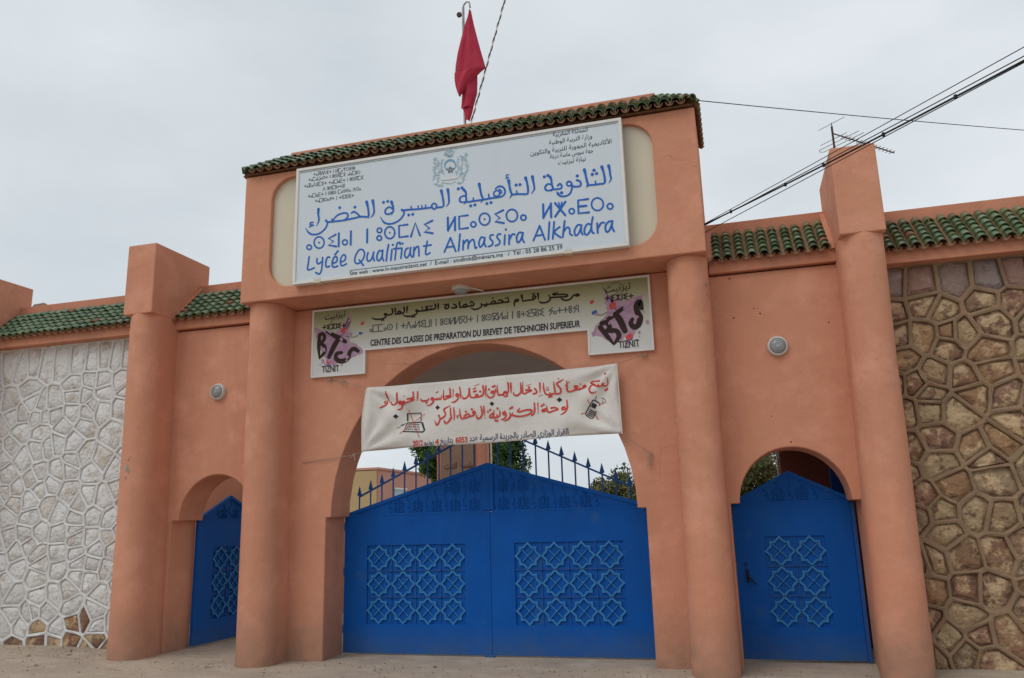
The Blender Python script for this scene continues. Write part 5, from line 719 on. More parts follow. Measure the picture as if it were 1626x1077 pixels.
# ---------------- main name sign ----------------
ns = thing('school_name_sign', (-3.02, -.66, 4.5), 'large white school name sign with blue Arabic, Tifinagh and French lettering', 'sign')
box('sign_board', (-5.115, -.655, 4.52), (-.945, -.60, 6.05), 'signwhite', ns, bevel=.003)
fm = MB(); X0, X1, Z0, Z1 = -5.125, -.935, 4.51, 6.066
for a, b in (((X0, Z0), (X1, Z0 + .035)), ((X0, Z1 - .035), (X1, Z1)), ((X0, Z0 + .035), (X0 + .035, Z1 - .035)), ((X1 - .035, Z0 + .035), (X1, Z1 - .035))):
    fm.box((a[0], -.672, a[1]), (b[0], -.582, b[1]))
fm.build('sign_frame', 'white', ns, bevel=.004)
thin = MB(); ribbon(thin, [(-5.07, 6.008, .004), (-.99, 6.008, .004)], -.657); ribbon(thin, [(-4.345, 4.612, .007), (-1.69, 4.626, .007)], -.657); thin.build('rule_line', 'ink_grey', ns)
strokes('arabic_word', 'arabic_heading', -.658, 'ink_blue', ns, scale_w=1.42, gap=.06)
strokes('tifinagh_word', 'tifinagh_heading', -.658, 'ink_blue', ns, smooth=False, scale_w=1.35, gap=.10)
strokes('french_word', 'latin_heading', -.658, 'ink_blue', ns, scale_w=1.32, gap=.07)
mb = MB(); typeset(mb, 'Site web : www.ly-massiratiznit.net  /  E-mail : smdlmk@ménara.ma   /  Tél : 05 28 86 25 39', -4.348, -1.69, 4.549, .072, -.658, bold=.006, slope=.006); words(mb, 'contact_word', 'ink_black', ns, .022)
mb = MB()
for s, x0, x1, z in (('+oGNAS+ I NMoYOSB', -4.885, -4.298, 5.937), ('+oMoUoQ+ I 8QGMS oIoM8O', -4.955, -4.225, 5.87), ('+oKoASMS+ +oIMIoE+ I 8QGMS', -5.015, -4.18, 5.792), ('A 8QM8++G', -4.745, -4.43, 5.716), ('+oMIoE+ I Q8Q MoQQo AOo', -4.955, -4.213, 5.647), ('+oM8Ooy+ I +SZIS+', -4.855, -4.305, 5.568)):
    mb = MB(); tif(mb, s, x0, x1, z, .048, -.658, .0062); mb.build('tifinagh_ministry_line', 'ink_grey', ns)
mb = MB()
for s, x0, x1, z in (('المملكة المغربية', -1.744, -1.331, 5.963), ('وزارة التربية الوطنية', -1.793, -1.283, 5.870), ('الأكاديمية الجهوية للتربية والتكوين', -2.026, -1.062, 5.770), ('جهة سوس ماسة درعة', -1.792, -1.279, 5.690), ('نيابة تيزنيت', -1.698, -1.371, 5.602)):
    mb = MB(); typeset(mb, s, x0, x1, z, .078, -.658, bold=.0, arabic=True); mb.build('arabic_ministry_line', 'ink_black', ns)
strokes('coat_of_arms', 'arms_pale', -.6575, 'pale_blue', ns, scale_w=1.35); ck = MB(); rq = random.Random(4)
for st in DATA['arms_pale']:
    for p_, q_ in zip(st, st[1:]):
        for k in range(5):
            f_ = k / 5; x_ = p_[0] + (q_[0] - p_[0]) * f_ + rq.uniform(-.016, .016); z_ = p_[1] + (q_[1] - p_[1]) * f_ + rq.uniform(-.012, .012); a_ = rq.uniform(0, 6.28); l_ = rq.uniform(.008, .02)
            ribbon(ck, [(x_, z_, .005), (x_ + l_ * math.cos(a_), z_ + l_ * math.sin(a_), .006), (x_ + l_ * math.cos(a_ + .9) * 1.5, z_ + l_ * math.sin(a_ + .9) * 1.5, .003)], -.6599)
ck.build('coat_of_arms', 'mid_blue_soft', ns)
strokes('coat_of_arms', 'arms_ribbon', -.6600, 'ribbon', ns); strokes('coat_of_arms', 'arms_blue', -.6602, 'mid_blue', ns); strokes('coat_of_arms', 'arms_star', -.6626, 'star_ink', ns, smooth=False)
cl = MB()
for x in (-4.78, -1.62): cl.box((x - .045, -.676, 4.50), (x + .045, -.58, 4.545))
cl.build('fixing_clip', 'cream', ns)

# ---------------- training centre sign ----------------
bs = thing('training_centre_sign', (-2.99, -.04, 3.44), 'olive and white training centre sign with purple letter logos above the arch', 'sign')
XL, XR, ZT, ZM, ZB, xl, xr = -5.195, -.792, 4.34, 3.742, 3.44, -4.43, -1.558
out_ = [(XL, ZB), (xl, ZB), (xl, ZM), (xr, ZM), (xr, ZB), (XR, ZB), (XR, ZT), (XL, ZT)]
def notch(i): return [(XL + i, ZB + i), (xl - i, ZB + i), (xl - i, ZM + i), (xr + i, ZM + i), (xr + i, ZB + i), (XR - i, ZB + i), (XR - i, ZT - i), (XL + i, ZT - i)]
def nshape(mb, P, y0, y1):
    (a, b, c, d, e_, f, g_, h_) = P
    for q in ([a, b, (b[0], g_[1]), h_], [c, d, (d[0], g_[1]), (c[0], g_[1])], [e_, f, g_, (e_[0], g_[1])]): mb.prism(q, y0, y1)
mb = MB(); nshape(mb, notch(.022), -.040, -.006); mb.build('sign_board', 'gradient', bs)
fr = MB(); A, B = notch(0), notch(.024); n = 8
fr.add([(x, -.046, z) for x, z in A] + [(x, -.046, z) for x, z in B] + [(x, -.0, z) for x, z in A] + [(x, -.0, z) for x, z in B],
       [(i, (i + 1) % n, n + (i + 1) % n, n + i) for i in range(n)] + [(i, (i + 1) % n, 2 * n + (i + 1) % n, 2 * n + i) for i in range(n)] + [(n + i, n + (i + 1) % n, 3 * n + (i + 1) % n, 3 * n + i) for i in range(n)])
fr.build('sign_frame', 'white', bs)
Yb = -.0425
strokes('arabic_word', 'bts_arabic', Yb, 'ink_brown', bs, scale_w=1.55, gap=.02)
mb = MB(); tif(mb, 'oMMoQ I +AoNSUI I 8QNNGI+ I 8QKNoI I 8+SPIS yo++8yI', -4.37, -1.635, 3.972, .088, Yb, .012); words(mb, 'tifinagh_word', 'ink_grey', bs, .05)
mb = MB(); typeset(mb, 'CENTRE DES CLASSES DE PREPARATION DU BREVET DE TECHNICIEN SUPERIEUR', -4.358, -1.64, 3.791, .112, Yb, bold=.03, shear=.06, wob=.005); words(mb, 'french_word', 'ink_black', bs, .024)
fill('star_burst', DATA['logo_pink_l'], -.0412, 'pink', bs, rough=.016); fill('star_burst', DATA['logo_pink_r'], -.0412, 'pink', bs, rough=.016)
for x_, z_ in ((-4.87, 3.80), (-1.15, 3.82)):
    rq = random.Random(int(-x_ * 100)); pp = []
    for k in range(26):
        a_, d_ = rq.uniform(0, 6.28), rq.uniform(.14, .31); c_ = (x_ + d_ * math.cos(a_), z_ + d_ * math.sin(a_) * .9); l_ = rq.uniform(.012, .045)
        pp.append([(c_[0] + l_ * rq.uniform(.3, 1) * math.cos(j * 1.05), c_[1] + l_ * rq.uniform(.3, 1) * math.sin(j * 1.05)) for j in range(6)])
    for k, p_ in enumerate(pp):
        lim = min(q[0] for q in p_) > -5.17 and max(q[0] for q in p_) < -.82
        pp[k] = p_ if lim else None
    fill('paint_splash', [p_ for p_ in pp if p_], -.0408, 'pink', bs)
strokes('red_mark', 'logo_red', -.0416, 'red_print', bs); strokes('blue_mark', 'logo_blue', -.0416, 'blue_print', bs); strokes('letter_logo', 'logo_black', -.0445, 'ink_brown', bs, scale_w=1.22, gap=.01)
for x0, x1, z, sp in ((-5.012, -4.715, 4.195, .07), (-1.318, -1.018, 4.175, .06)):
    mb = MB(); typeset(mb, 'تيزنيت', x0, x1, z, .12, -.0475, bold=.004, arabic=True, slope=sp); mb.build('arabic_town_name', 'ink_brown', bs)
for x0, x1, z in ((-5.043, -4.70, 4.062), (-1.326, -.984, 4.070)):
    mb = MB(); tif(mb, '+SZIS+', x0, x1, z, .07, -.0475, .012); mb.build('tifinagh_town_name', 'ink_brown', bs)
for x0, x1, z in ((-5.037, -4.794, 3.500), (-1.203, -.960, 3.495)):
    mb = MB(); typeset(mb, 'TIZNIT', x0, x1, z, .12, -.0475, bold=.012, shear=-.1, wob=.006); mb.build('french_town_name', 'ink_black', bs)

# ---------------- cloth banner ----------------
bn = thing('cloth_banner', (-2.8, -.1, 2.45), 'cream cotton banner with red hand painted Arabic notice tied across the arch', 'banner')
TL, TR, BR, BL = (-4.375, 3.247), (-1.221, 3.302), (-1.205, 2.494), (-4.41, 2.447)
def bdepth(x, z):
    d = 0.
    for cx, cz, sg in ((TL[0], TL[1], 1), (TR[0], TR[1], -1), (BR[0], BR[1], -1), (BL[0], BL[1], 1)):
        dx, dz = x - cx, z - cz; r = math.hypot(dx, dz); a = math.atan2(dz, dx); d += .035 * math.sin(a * 11 + cx) * min(1, r * 4) * math.exp(-r * 1.3)
    d += .016 * math.sin(x * 2.2 + z * 1.3) + .008 * math.sin(x * 5.1 - z * 4) + .01 * noise.noise(Vector((x * 3, z * 3, 0)))
    ed = min(1, max(0, (x - TL[0]) * 5)) * min(1, max(0, (TR[0] - x) * 5)); return -.02 + d
nu, nv = 90, 26; vs = []
for j in range(nv + 1):
    v = j / nv
    for i in range(nu + 1):
        u = i / nu
        zt2 = TL[1] + (TR[1] - TL[1]) * u - .018 * math.sin(u * math.pi); zb2 = BL[1] + (BR[1] - BL[1]) * u + .012 * math.sin(u * math.pi) + .01 * math.sin(u * 9)
        xl2 = TL[0] + (BL[0] - TL[0]) * (1 - v) + -.045 * math.sin(v * math.pi) * 1; xr2 = TR[0] + (BR[0] - TR[0]) * (1 - v) + .0 * math.sin(v * math.pi)
        x = xl2 + (xr2 - xl2) * u; z = zb2 + (zt2 - zb2) * v; vs.append((x, -.1 + bdepth(x, z), z))
cb = obj('banner_cloth', vs, [(j * (nu + 1) + i, j * (nu + 1) + i + 1, (j + 1) * (nu + 1) + i + 1, (j + 1) * (nu + 1) + i) for j in range(nv) for i in range(nu)], 'cloth', bn, smooth=True, sharp=80)
so_ = cb.modifiers.new('thickness', 'SOLIDIFY'); so_.thickness = .003; so_.offset = 0
hm = MB()
hm.tube([(x, -.1 + bdepth(x, z) - .002, z) for x, z in [(TL[0] + (BL[0] - TL[0]) * t - .045 * math.sin(t * math.pi) + .004, TL[1] + (BL[1] - TL[1]) * t) for t in [k / 10 for k in range(11)]]], .007, 6)
hm.tube([(x, -.1 + bdepth(x, z) - .002, z) for x, z in [(TR[0] + (BR[0] - TR[0]) * t - .004, TR[1] + (BR[1] - TR[1]) * t) for t in [k / 10 for k in range(11)]]], .007, 6)
hm.build('side_hem', 'cloth', bn, smooth=True)
Y1 = -.1052
def bt(name, items, m_, em, bold, sl):
    mb = MB()
    for s, x0, x1, z, arb in items: typeset(mb, s, x0, x1, z, em, Y1, bold=bold, arabic=arb, depth=bdepth, wob=.002, slope=sl)
    words(mb, name, m_, bn, .02)
strokes('red_word', 'banner_red', Y1, 'red_brush', bn, bdepth, scale_w=1.6, gap=.010)
bt('navy_line', [('القرار الوزاري الصادر بالجريدة الرسمية عدد', -3.025, -1.818, 2.505, True), ('بتاريخ', -3.397, -3.232, 2.497, True), ('يونيو', -3.60, -3.48, 2.492, True)], 'navy_brush', .098, .014, .014)
bt('red_numbers', [('6053', -3.200, -3.045, 2.496, False), ('4', -3.462, -3.413, 2.490, False), ('2012', -3.747, -3.616, 2.486, False)], 'red_brush', .092, .03, .01)
strokes('laptop_drawing', 'laptop_drawing', Y1, 'ink_black', bn, bdepth, smooth=False, scale_w=1.35); strokes('phone_drawing', 'phone_drawing', Y1, 'ink_black', bn, bdepth, smooth=False, scale_w=1.35)
strokes('crossing_out_strokes', 'crossing_out', Y1 - .003, 'red_brush', bn, bdepth)
for k_, nm, mm in (('phone_screen', 'phone_drawing', 'ink_black'), ('hole_shade_patch', 'hole_shade_patch', 'ink_brown')):
    for p in DATA[k_]: MB().add([(x, Y1 + bdepth(x, z), z) for x, z in p], [tuple(range(len(p)))]).build(nm, mm, bn)  # wind holes are uncut: flat dark diamonds paint the shade seen behind the cloth
# ties
def tie(pts, label, knots=()):
    t = thing('banner_tie', pts[-1], label, 'cord'); mb = MB().tube(pts, .004, 5); mb.build('cord', 'rope', t)
    kn = MB()
    for p in knots:
        for q in range(3): kn.tube([p, (p[0] + random.uniform(-.05, .03), p[1] - .02, p[2] - random.uniform(.02, .08))], .006, 5)
        kn.lathe([(.002, -.012), (.014, -.006), (.014, .006), (.002, .012)], p, 'y', 8)
    if knots: kn.build('knot', 'rope', t)
tie([(TL[0], -.11, TL[1]), (-4.5, -.08, 3.285), (-4.70, -.04, 3.35), (-4.93, -.01, 3.41)], 'thin cord tying the top left banner corner to a nail under the sign', [(-4.72, -.045, 3.36), (-4.93, -.02, 3.41)])
tie([(TR[0], -.11, TR[1]), (-1.02, -.06, 3.36), (-.88, -.01, 3.41)], 'thin cord tying the top right banner corner to a nail', [(-.9, -.03, 3.40)])
tie([(BL[0], -.11, BL[1]), (-4.6, -.03, 2.42), (-5.30, -.01, 2.36)], 'long thin cord tying the bottom left banner corner to the wall by the pillar', [(-4.56, -.05, 2.425)])
tie([(BR[0], -.11, BR[1]), (-1.05, -.06, 2.36), (-.90, -.01, 2.27)], 'thin cord tying the bottom right banner corner to a wire hook', [(-.91, -.03, 2.27), (-.93, -.03, 2.20)])

# ---------------- lamps ----------------
def wall_lamp(x, z, label):
    l = thing('bulkhead_lamp', (x, 0, z), label, 'lamp', 'round bulkhead lamps on the side walls')
    MB().lathe([(.112, 0), (.112, -.03), (.100, -.052), (.088, -.055), (.088, -.04)], (x, 0, z), 'y', 32).build('lamp_ring', 'lampbody', l, smooth=True)
    MB().lathe([(.088, -.04)] + [(.088 * math.cos(a), -.042 - .045 * math.sin(a)) for a in (.3, .6, .9, 1.2, 1.45)], (x, 0, z), 'y', 32).build('lamp_glass', 'glass', l, smooth=True)
    rb = MB()
    for r in (.03, .055, .075): rb.tube([(x + r * math.cos(t * math.pi / 8), -.045 - .045 * math.sqrt(max(0, 1 - (r / .088) ** 2)), z + r * math.sin(t * math.pi / 8)) for t in range(17)], .0022, 4, cap=False)
    rb.build('glass_ribs', 'glass', l)
wall_lamp(.55, 3.372, 'round glass bulkhead lamp above the closed small gate'); wall_lamp(-6.587, 3.358, 'round glass bulkhead lamp above the open small gate')
cl_ = thing('ceiling_lamp', (-3.06, -.25, 4.376), 'round bulkhead lamp under the signboard storey beside a white conduit', 'lamp')
MB().lathe([(.112, 0), (.112, -.03), (.095, -.042)], (-3.06, -.25, 4.376), 'z', 32).build('lamp_ring', 'lampbody', cl_, smooth=True)
MB().lathe([(.092, -.04), (.086, -.062), (.066, -.08), (.03, -.088), (.005, -.09)], (-3.06, -.25, 4.376), 'z', 32).build('lamp_glass', 'glass', cl_, smooth=True)
MB().tube([(-2.97, -.24, 4.368), (-2.84, -.012, 4.368)], .011, 6).build('conduit', 'white', cl_)

# ---------------- flagpole, flag, cables, antenna ----------------
fp = thing('flagpole', (-3.06, .03, 6.55), 'thin rusty flagpole standing on top of the gateway', 'flagpole')
MB().tube([(-3.075, .06, 6.5), (-3.075, .06, 8.47)], .018, 10).build('pole', 'steel', fp, smooth=True)
MB().tube([(-3.075, .06, 8.44), (-3.06, .05, 8.50), (-3.02, .04, 8.53), (-2.975, .03, 8.51), (-2.965, .03, 8.42)], .012, 8).build('pulley_arm', 'steel', fp, smooth=True)
MB().lathe([(.005, -.02), (.035, -.015), (.035, .015), (.005, .02)], (-3.13, .05, 8.36), 'y', 14).build('pulley', 'rust', fp)
fl = thing('flag', (-3.03, .03, 6.75), 'limp dark red flag hanging from the pole on the gateway roof', 'flag')
def rowsurf(name, rows, m_, y0, ph, amp, n=16, sub=5):
    vs = []; R_ = []
    for a, b in zip(rows, rows[1:]):
        for k in range(sub): t = k / sub; R_.append([a[q] + (b[q] - a[q]) * t for q in range(3)])
    R_.append(list(rows[-1]))
    for z, l, r in R_:
        for i in range(n + 1):
            u = i / n; x = l + (r - l) * u; wv = amp * (math.sin(u * 9 + ph + z * 1.4) + .5 * math.sin(u * 17 - z * 3)) * min(1, (r - l) * 3.5)
            vs.append((x, y0 + wv - .05 * math.sin(u * math.pi), z))
    k = n + 1; o = obj(name, vs, [(j * k + i, j * k + i + 1, (j + 1) * k + i + 1, (j + 1) * k + i) for j in range(len(R_) - 1) for i in range(n)], m_, fl, smooth=True, sharp=75)
    s = o.modifiers.new('thickness', 'SOLIDIFY'); s.thickness = .003
rowsurf('flag_cloth', [(8.346, -2.964, -2.942), (8.148, -3.035, -2.91), (7.966, -3.083, -2.873), (7.739, -3.14, -2.824), (7.556, -3.17, -2.78), (7.435, -3.178, -2.752)], 'flag', 0., 0., .02)
rowsurf('folded_hem', [(7.435, -3.178, -2.752), (7.397, -3.179, -2.809), (7.322, -3.177, -2.907), (7.227, -3.165, -2.997), (7.129, -3.139, -3.073), (7.069, -3.114, -3.105)], 'flag', -.03, 1.5, .016)
rowsurf('lower_fold', [(7.405, -3.118, -2.883), (7.265, -3.12, -2.886), (7.121, -3.095, -2.893), (6.985, -3.106, -2.93), (6.921, -3.111, -2.949)], 'flag', .03, 2.2, .02)
rowsurf('hanging_corner', [(6.957, -3.106, -2.948), (6.859, -3.072, -2.967), (6.786, -3.069, -2.99), (6.74, -3.065, -3.004)], 'flag', .05, .7, .02)
g_ = MB(); g_.add([(-3.158000, -.035, 7.514000), (-3.122000, -.035, 7.497000), (-3.131000, -.035, 7.462000), (-3.162000, -.035, 7.477000)], [(0, 1, 2, 3)]); g_.build('green_star_edge', 'flag_green', fl)

rp_ = thing('twisted_cable', (-3.0, 0, 6.6), 'twisted black and white cable running down to the roof behind the flag', 'cable')
for q, mm in ((0, 'rubber'), (math.pi, 'white')):
    a, b = Vector((-2.98, -.03, 6.60)), Vector((-2.30, -.12, 8.75)); pts = []
    for i in range(121):
        t = i / 120; p = a.lerp(b, t); an = t * 64 + q; pts.append((p.x + .008 * math.cos(an), p.y + .008 * math.sin(an), p.z))
    MB().tube(pts, .0075, 5).build('cable_strand', mm, rp_)
def cable(name, a, b, sag, r, label, m_='rubber', n=24, ties=0):
    a, b = Vector(a), Vector(b); pts = [a.lerp(b, i / n) - Vector((0, 0, 4 * sag * (i / n) * (1 - i / n))) for i in range(n + 1)]
    if ties:
        t = thing(name, a, label, 'cable', 'power cables at the upper right'); MB().tube(pts, r, 6).build('cable_run', m_, t); k = MB()
        for i in ties: k.lathe([(.008, -.018), (.014, -.012), (.014, .012), (.008, .018)], pts[i], 'z', 8)
        k.build('cable_clamp', m_, t)
    else: o = MB().tube(pts, r, 5).build(name, m_); tag(o, label, 'cable', 'power cables at the upper right')
cable('service_cable', (-0.133, -0.3, 4.776), (2.339, -3.6, 4.571), .02, .008, 'thickest black cable of the bundle running from the gateway side up to the right', ties=(3,8,11,15,19))
cable('service_cable', (-0.132, -0.32, 4.776), (2.355, -3.6, 4.674), .0, .0038, 'thin black wire just above the thick cable at the upper right')
cable('service_cable', (-0.141, -0.28, 4.685), (2.337, -3.6, 4.557), .0, .0042, 'thin grey wire just below the thick cable at the upper right')
cable('service_cable', (-0.134, -0.34, 4.746), (2.344, -3.6, 4.602), .0, .0045, 'second black wire touching the thick cable at the upper right')
cable('telephone_wire', (-0.08, -0.55, 6.19), (5.51, 4, 7.056), .02, .0055, 'single thin wire leaving the top right tile corner towards the right')
an = thing('television_antenna', (2.303000, 5.966000, 0), 'rusty television antenna on a mast behind the pier at the upper right', 'antenna')
MB().tube([(2.303000, 5.966000, 0), (2.303000, 5.966000, 8.72)], .02, 8).build('mast', 'rust', an)
A_, B_ = Vector((2.303000, 5.966000, 8.58)), Vector((3.606000, 7.286000, 8.58)); MB().tube([A_, B_], .012, 6).build('boom', 'rust', an)
ed = Vector((0, 0, 1)).cross((B_ - A_).normalized()); k = MB()
for i in range(15): c_ = A_.lerp(B_, .12 + .06 * i); k.tube([c_ - ed * .07, c_ + ed * .07], .007, 5)
k.build('director_rods', 'rust', an)
k = MB()
for c_, l_ in ((A_ + Vector((0, 0, .2)), .30), (A_ + Vector((0, 0, -.12)), .30)): k.tube([c_ - ed * l_, c_ + ed * l_], .006, 5)
k.tube([A_ + Vector((0, 0, .22)), A_ + Vector((0, 0, -.14))], .012, 5); k.build('reflector', 'steel', an)
c_ = A_.lerp(B_, .2); MB().tube([c_ - ed * .3, c_ + ed * .62, c_ + ed * .66 + (B_ - A_) * .04, c_ + ed * .62 + (B_ - A_) * .08, c_ - ed * .3 + (B_ - A_) * .08], .007, 5).build('folded_dipole', 'steel', an)


# ---------------- behind the gate ----------------

MB().box((-5.9, .62, 3.78), (-.15, 3.6, 3.95)).build('entrance_slab', 'concrete', gate_b)
MB().box((-5.45, .50, 3.78), (-.6, .62, 4.3)).build('lintel_beam', 'concrete', gate_b)
sb = thing('school_building', (-17.8, 25, 0), 'low school building with beige front and pink side seen through the left of the arch', 'building')
box('wall', (-24, 20, 0), (-13.68, 31, 3.62), 'pinkwall', sb, bevel=.02); box('beige_wall', (-24, 19.93, 0), (-13.70, 19.99, 3.60), 'beige', sb, bevel=.01)
box('parapet', (-24.05, 19.9, 3.62), (-13.62, 31.05, 3.72), 'pinkwall', sb, bevel=.02)
for y_ in (21.6, 24.6, 27.6):
    wv = box('window', (-13.69, y_, 1.6), (-13.66, y_ + 1.1, 2.9), 'window', sb, bevel=0); box('frame', (-13.67, y_ - .06, 2.9), (-13.60, y_ + 1.16, 2.97), 'white', wv, bevel=.004); box('sill', (-13.67, y_ - .06, 1.54), (-13.58, y_ + 1.16, 1.6), 'white', wv, bevel=.004)
pb = thing('notice_pillar', (-5.3, 6.1, 0), 'orange pillar with brown board of dark red Arabic writing behind the main gate', 'pillar')
box('pillar', (-5.80, 6.02, 0), (-4.84, 6.5, 3.5), 'plaster_top', pb); box('notice_board', (-5.70, 5.985, .9), (-4.99, 6.018, 3.3), 'board', pb, bevel=.003)
mb = MB(); typeset(mb, 'مؤسسة', -5.28, -5.02, 2.60, .17, 5.98, bold=.01, arabic=True); typeset(mb, 'النت', -5.62, -5.36, 2.60, .17, 5.98, bold=.01, arabic=True)
typeset(mb, 'على', -5.62, -5.42, 2.36, .17, 5.98, bold=.01, arabic=True); typeset(mb, 'فتح', -5.32, -5.04, 2.36, .17, 5.98, bold=.01, arabic=True); mb.build('board_lettering', 'rust_ink', pb)
tag(MB().tube([(-4.74, 6.3, 0), (-4.74, 6.3, 4.2)], .02, 8).build('pale_pole', 'white'), 'thin pale pole beside the notice pillar behind the main gate', 'pole')  # plain thin pole, carries no lamp
def tree(name, cx, cy, cz, rx, rz, ncl, nl, m_, label, leaf=.09, flat=1.):
    t = thing(name, (cx, cy, 0), label, 'tree'); rnd = random.Random(int(cx * 100) + ncl); tr = MB(); lf = MB(); cls = []
    for i in range(ncl):
        a = rnd.uniform(0, 6.283); u = rnd.uniform(-1, 1); r = rnd.uniform(.25, 1) ** .6; h_ = math.sqrt(1 - u * u)
        cls.append(Vector((cx + rx * r * h_ * math.cos(a), cy + rx * r * h_ * math.sin(a), cz + rz * r * u)))
    top = Vector((cx, cy, cz)); pts = [(cx + .04 * math.sin(k), cy, cz * k / 6) for k in range(7)]
    tr.tube(pts, [.16 - .012 * k for k in range(7)], 8)
    for c in cls[:int(ncl * .6)]:
        s_ = Vector((cx, cy, cz - rz * .7)).lerp(top, rnd.random()); m_d = s_.lerp(c, .5) + Vector((0, 0, .08)); tr.tube([s_, m_d, c], [.05, .03, .01], 5)
    tr.build('trunk', 'bark', t, smooth=True)
    for c in cls:
        cr = rx * rnd.uniform(.26, .40)
        for k in range(nl):
            d = Vector((rnd.gauss(0, 1), rnd.gauss(0, 1), rnd.gauss(0, .8))); d.normalize(); p = c + d * cr * rnd.random() ** .4
            n_ = (d + Vector((rnd.gauss(0, .6), rnd.gauss(0, .6), rnd.gauss(0, .6)))).normalized(); a = n_.orthogonal().normalized(); a.rotate(Matrix.Rotation(rnd.uniform(0, 6.28), 3, n_)); b = n_.cross(a); l_ = leaf * rnd.uniform(.6, 1.3)
            lf.add([p - a * l_ * .5, p + b * l_ * .22, p + a * l_ * .5, p - b * l_ * .22], [(0, 1, 2, 3)])
    me = bpy.data.meshes.new('crown'); me.from_pydata(lf.v, [], lf.f); me.materials.append(MT[m_]); tag(link('crown', me, t), kind='stuff')
tree('leafy_tree', -7.729, 11.000, 3.360, 0.559, 0.757, 60, 130, 'leaf', 'dense green tree behind the gate just left of the notice pillar', 0.11)
tree('leafy_tree', -6.165, 11.500, 3.353, 0.776, 1.079, 90, 130, 'leaf', 'dense green tree behind the gate just right of the notice pillar', 0.11)
tree('olive_tree', -3.718, 17.000, 1.966, 1.026, 0.983, 60, 120, 'leaf_dry', 'dull green tree seen low at the right end of the main arch', 0.14)
tree('leafy_tree', 0.095, 7.000, 2.166, 0.922, 1.185, 110, 170, 'leaf_dry', 'olive green tree seen through the top of the closed small gate arch', 0.08)

gh = thing('guard_room', (1.1, 2, 0), 'dark shaded guard room behind the closed small gate', 'building')
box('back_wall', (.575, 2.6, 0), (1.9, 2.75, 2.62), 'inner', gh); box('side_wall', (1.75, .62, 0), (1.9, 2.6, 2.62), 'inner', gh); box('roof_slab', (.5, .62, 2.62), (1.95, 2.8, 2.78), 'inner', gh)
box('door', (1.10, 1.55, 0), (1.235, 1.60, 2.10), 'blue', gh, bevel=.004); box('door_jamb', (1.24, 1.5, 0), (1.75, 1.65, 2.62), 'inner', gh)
tag(MB().tube([(.545, 2.5, 0), (.545, 2.5, 2.62)], .016, 8).build('white_pole', 'white'), 'thin white pole in the opening above the closed small gate', 'pole')
ht = thing('gatekeeper_hut', (-8.6, 3.4, 0), 'salmon hut wall seen through the top of the open small gate', 'building')
box('wall', (-10.2, 2.5, 0), (-7.0, 4.6, 2.9), 'plaster', ht); box('roof_slab', (-10.3, 2.4, 2.9), (-6.9, 4.7, 3.02), 'concrete', ht)


# ---------------- small wear and litter ----------------

LF = [(-8.483, -0.153), (-8.261, -0.42), (-8.103, -1.061), (-8.653, -0.646), (-7.74, -1.774), (-6.146, -0.533), (-3.441, -0.214), (-2.043, -0.336)]
LFL = ['yellowish dry leaf close to the foot of the white stone wall', 'dark dry leaf just in front of the yellowish one by the white wall', 'dry leaf on the ground in front of the unpainted low stones', 'dry leaf nearest to the left end of the white wall foot', 'dry leaf at the bottom left corner of the photo', 'dry leaf on the ground between the left pier and the left pillar', 'dry leaf on the ground before the left gate leaf', 'dry leaf on the ground before the right gate leaf']
for i, (x, y) in enumerate(LF):
    rnd = random.Random(i); a = rnd.uniform(0, 6.28); s_ = rnd.uniform(.025, .05); z = gz(x, y) + .004
    lv = [(x + s_ * c_ * math.cos(a) - s_ * d_ * math.sin(a), y + s_ * c_ * math.sin(a) + s_ * d_ * math.cos(a), z + e_) for c_, d_, e_ in ((-1, 0, .002), (-.3, .38, .012), (.5, .28, .006), (1, 0, .016), (.4, -.32, .004), (-.4, -.3, .008))]
    tag(MB().add(lv + [(x, y, z + .014)], [(0, 1, 6), (1, 2, 6), (2, 3, 6), (3, 4, 6), (4, 5, 6), (5, 0, 6)]).build('fallen_leaf', 'litter'), LFL[i], 'leaf', 'dry leaves on the ground')

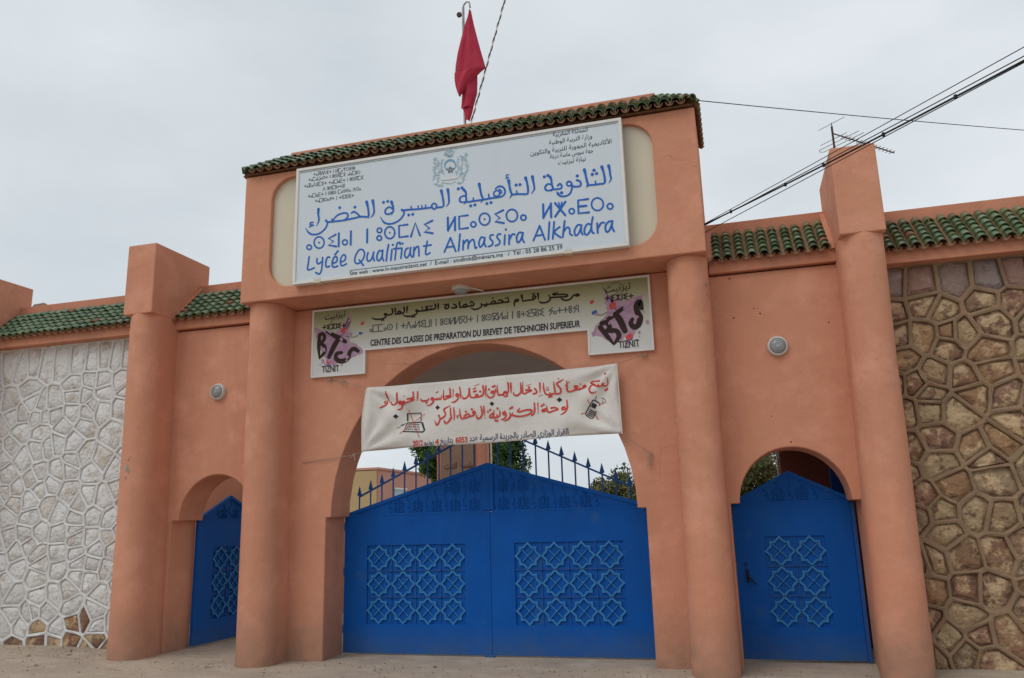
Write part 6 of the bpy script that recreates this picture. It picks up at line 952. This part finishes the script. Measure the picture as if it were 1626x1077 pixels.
def chips(name, L, parent, m_):
    for i, (x, y, z, nx_, ny_, s_) in enumerate(L):
        rnd = random.Random(i + 5); t_ = Vector((-ny_, nx_, 0)); n_ = Vector((nx_, ny_, 0)); c_ = Vector((x, y, z)) + n_ * .004; k = 9
        v = [c_ + t_ * (s_ * .6 * rnd.uniform(.5, 1.2) * math.cos(6.283 * j / k)) + Vector((0, 0, 1)) * (s_ * rnd.uniform(.5, 1.3) * math.sin(6.283 * j / k)) - n_ * .004 for j in range(k)]
        MB().add(v + [c_], [(j, (j + 1) % k, k) for j in range(k)]).build(name, m_, parent)
pl_ = [o for o in bpy.data.objects if o.name.startswith('wall_pier')]
chips('bare_patch', [(-7.478, -0.56, 2.475, 0.193, -0.981, 0.022), (-7.494, -0.563, 2.364, 0.128, -0.992, 0.045), (-7.501, -0.564, 2.246, 0.099, -0.995, 0.025), (-7.458, -0.556, 2.324, 0.274, -0.962, 0.03), (-7.423, -0.543, 1.451, 0.416, -0.91, 0.04), (-7.449, -0.553, 2.506, 0.311, -0.95, 0.012), (-7.433, -0.547, 1.391, 0.377, -0.926, 0.025)], sorted(pl_, key=lambda o: abs(o.location.x + 7.5))[0], 'scuff')
chips('metal_hook', [(-0.146, -0.398, 4.044, 0.879, -0.477, 0.03), (-0.142, -0.389, 3.937, 0.9, -0.437, 0.022)], gate_b, 'steel')

gp = MB(); rnd = random.Random(21)
for i in range(900):
    x = rnd.uniform(-11, 4.5); y = rnd.choice((rnd.uniform(-3.2, .1), rnd.gauss(-.35, .25))); s_ = rnd.uniform(.003, .011) * (1.5 if rnd.random() < .06 else 1); z = gz(x, y) + s_ * .3 + .003; a = rnd.uniform(0, 6)
    c_, d_ = math.cos(a) * s_, math.sin(a) * s_; gp.add([(x + c_, y + d_, z), (x - d_, y + c_, z), (x - c_, y - d_, z), (x + d_, y - c_, z), (x, y, z + s_ * .7), (x, y, z - s_ * .7)], [(0, 1, 4), (1, 2, 4), (2, 3, 4), (3, 0, 4), (1, 0, 5), (2, 1, 5), (3, 2, 5), (0, 3, 5)])
tag(gp.build('gravel_grit', 'mortar_brown'), 'loose grit and crumbs scattered over the ground along the wall foot', 'gravel', kind='stuff')
hm_ = MB()
for x, z in [(0.296, 4.257), (0.104, 4.203), (0.339, 3.829), (0.412, 2.608), (0.112, 3.741), (1.106, 3.596), (0.585, 2.319), (-0.134, 2.768), (0.401, 3.765)]:
    r_k = random.uniform(.005, .011); hm_.add([(x + r_k * math.cos(k), -.0015, z + r_k * 1.2 * math.sin(k)) for k in range(6)], [tuple(range(6))])
hm_.build('plaster_pits', 'ink_brown', wr)
sx_ = -10.272000
tag(MB().add([(sx_ - .13, .44, 5.028), (sx_ + .13, .44, 5.028), (sx_ + .14, .58, 5.028), (sx_ - .12, .58, 5.028), (sx_ - .10, .45, 5.075), (sx_ + .09, .45, 5.085), (sx_ + .08, .57, 5.07), (sx_ - .1, .57, 5.075)], [(0, 1, 2, 3), (4, 5, 6, 7), (0, 1, 5, 4), (1, 2, 6, 5), (2, 3, 7, 6), (3, 0, 4, 7)]).build('loose_stone', 'board', bevel=.01), 'flat brown stone lying on top of the left wall coping', 'stone')
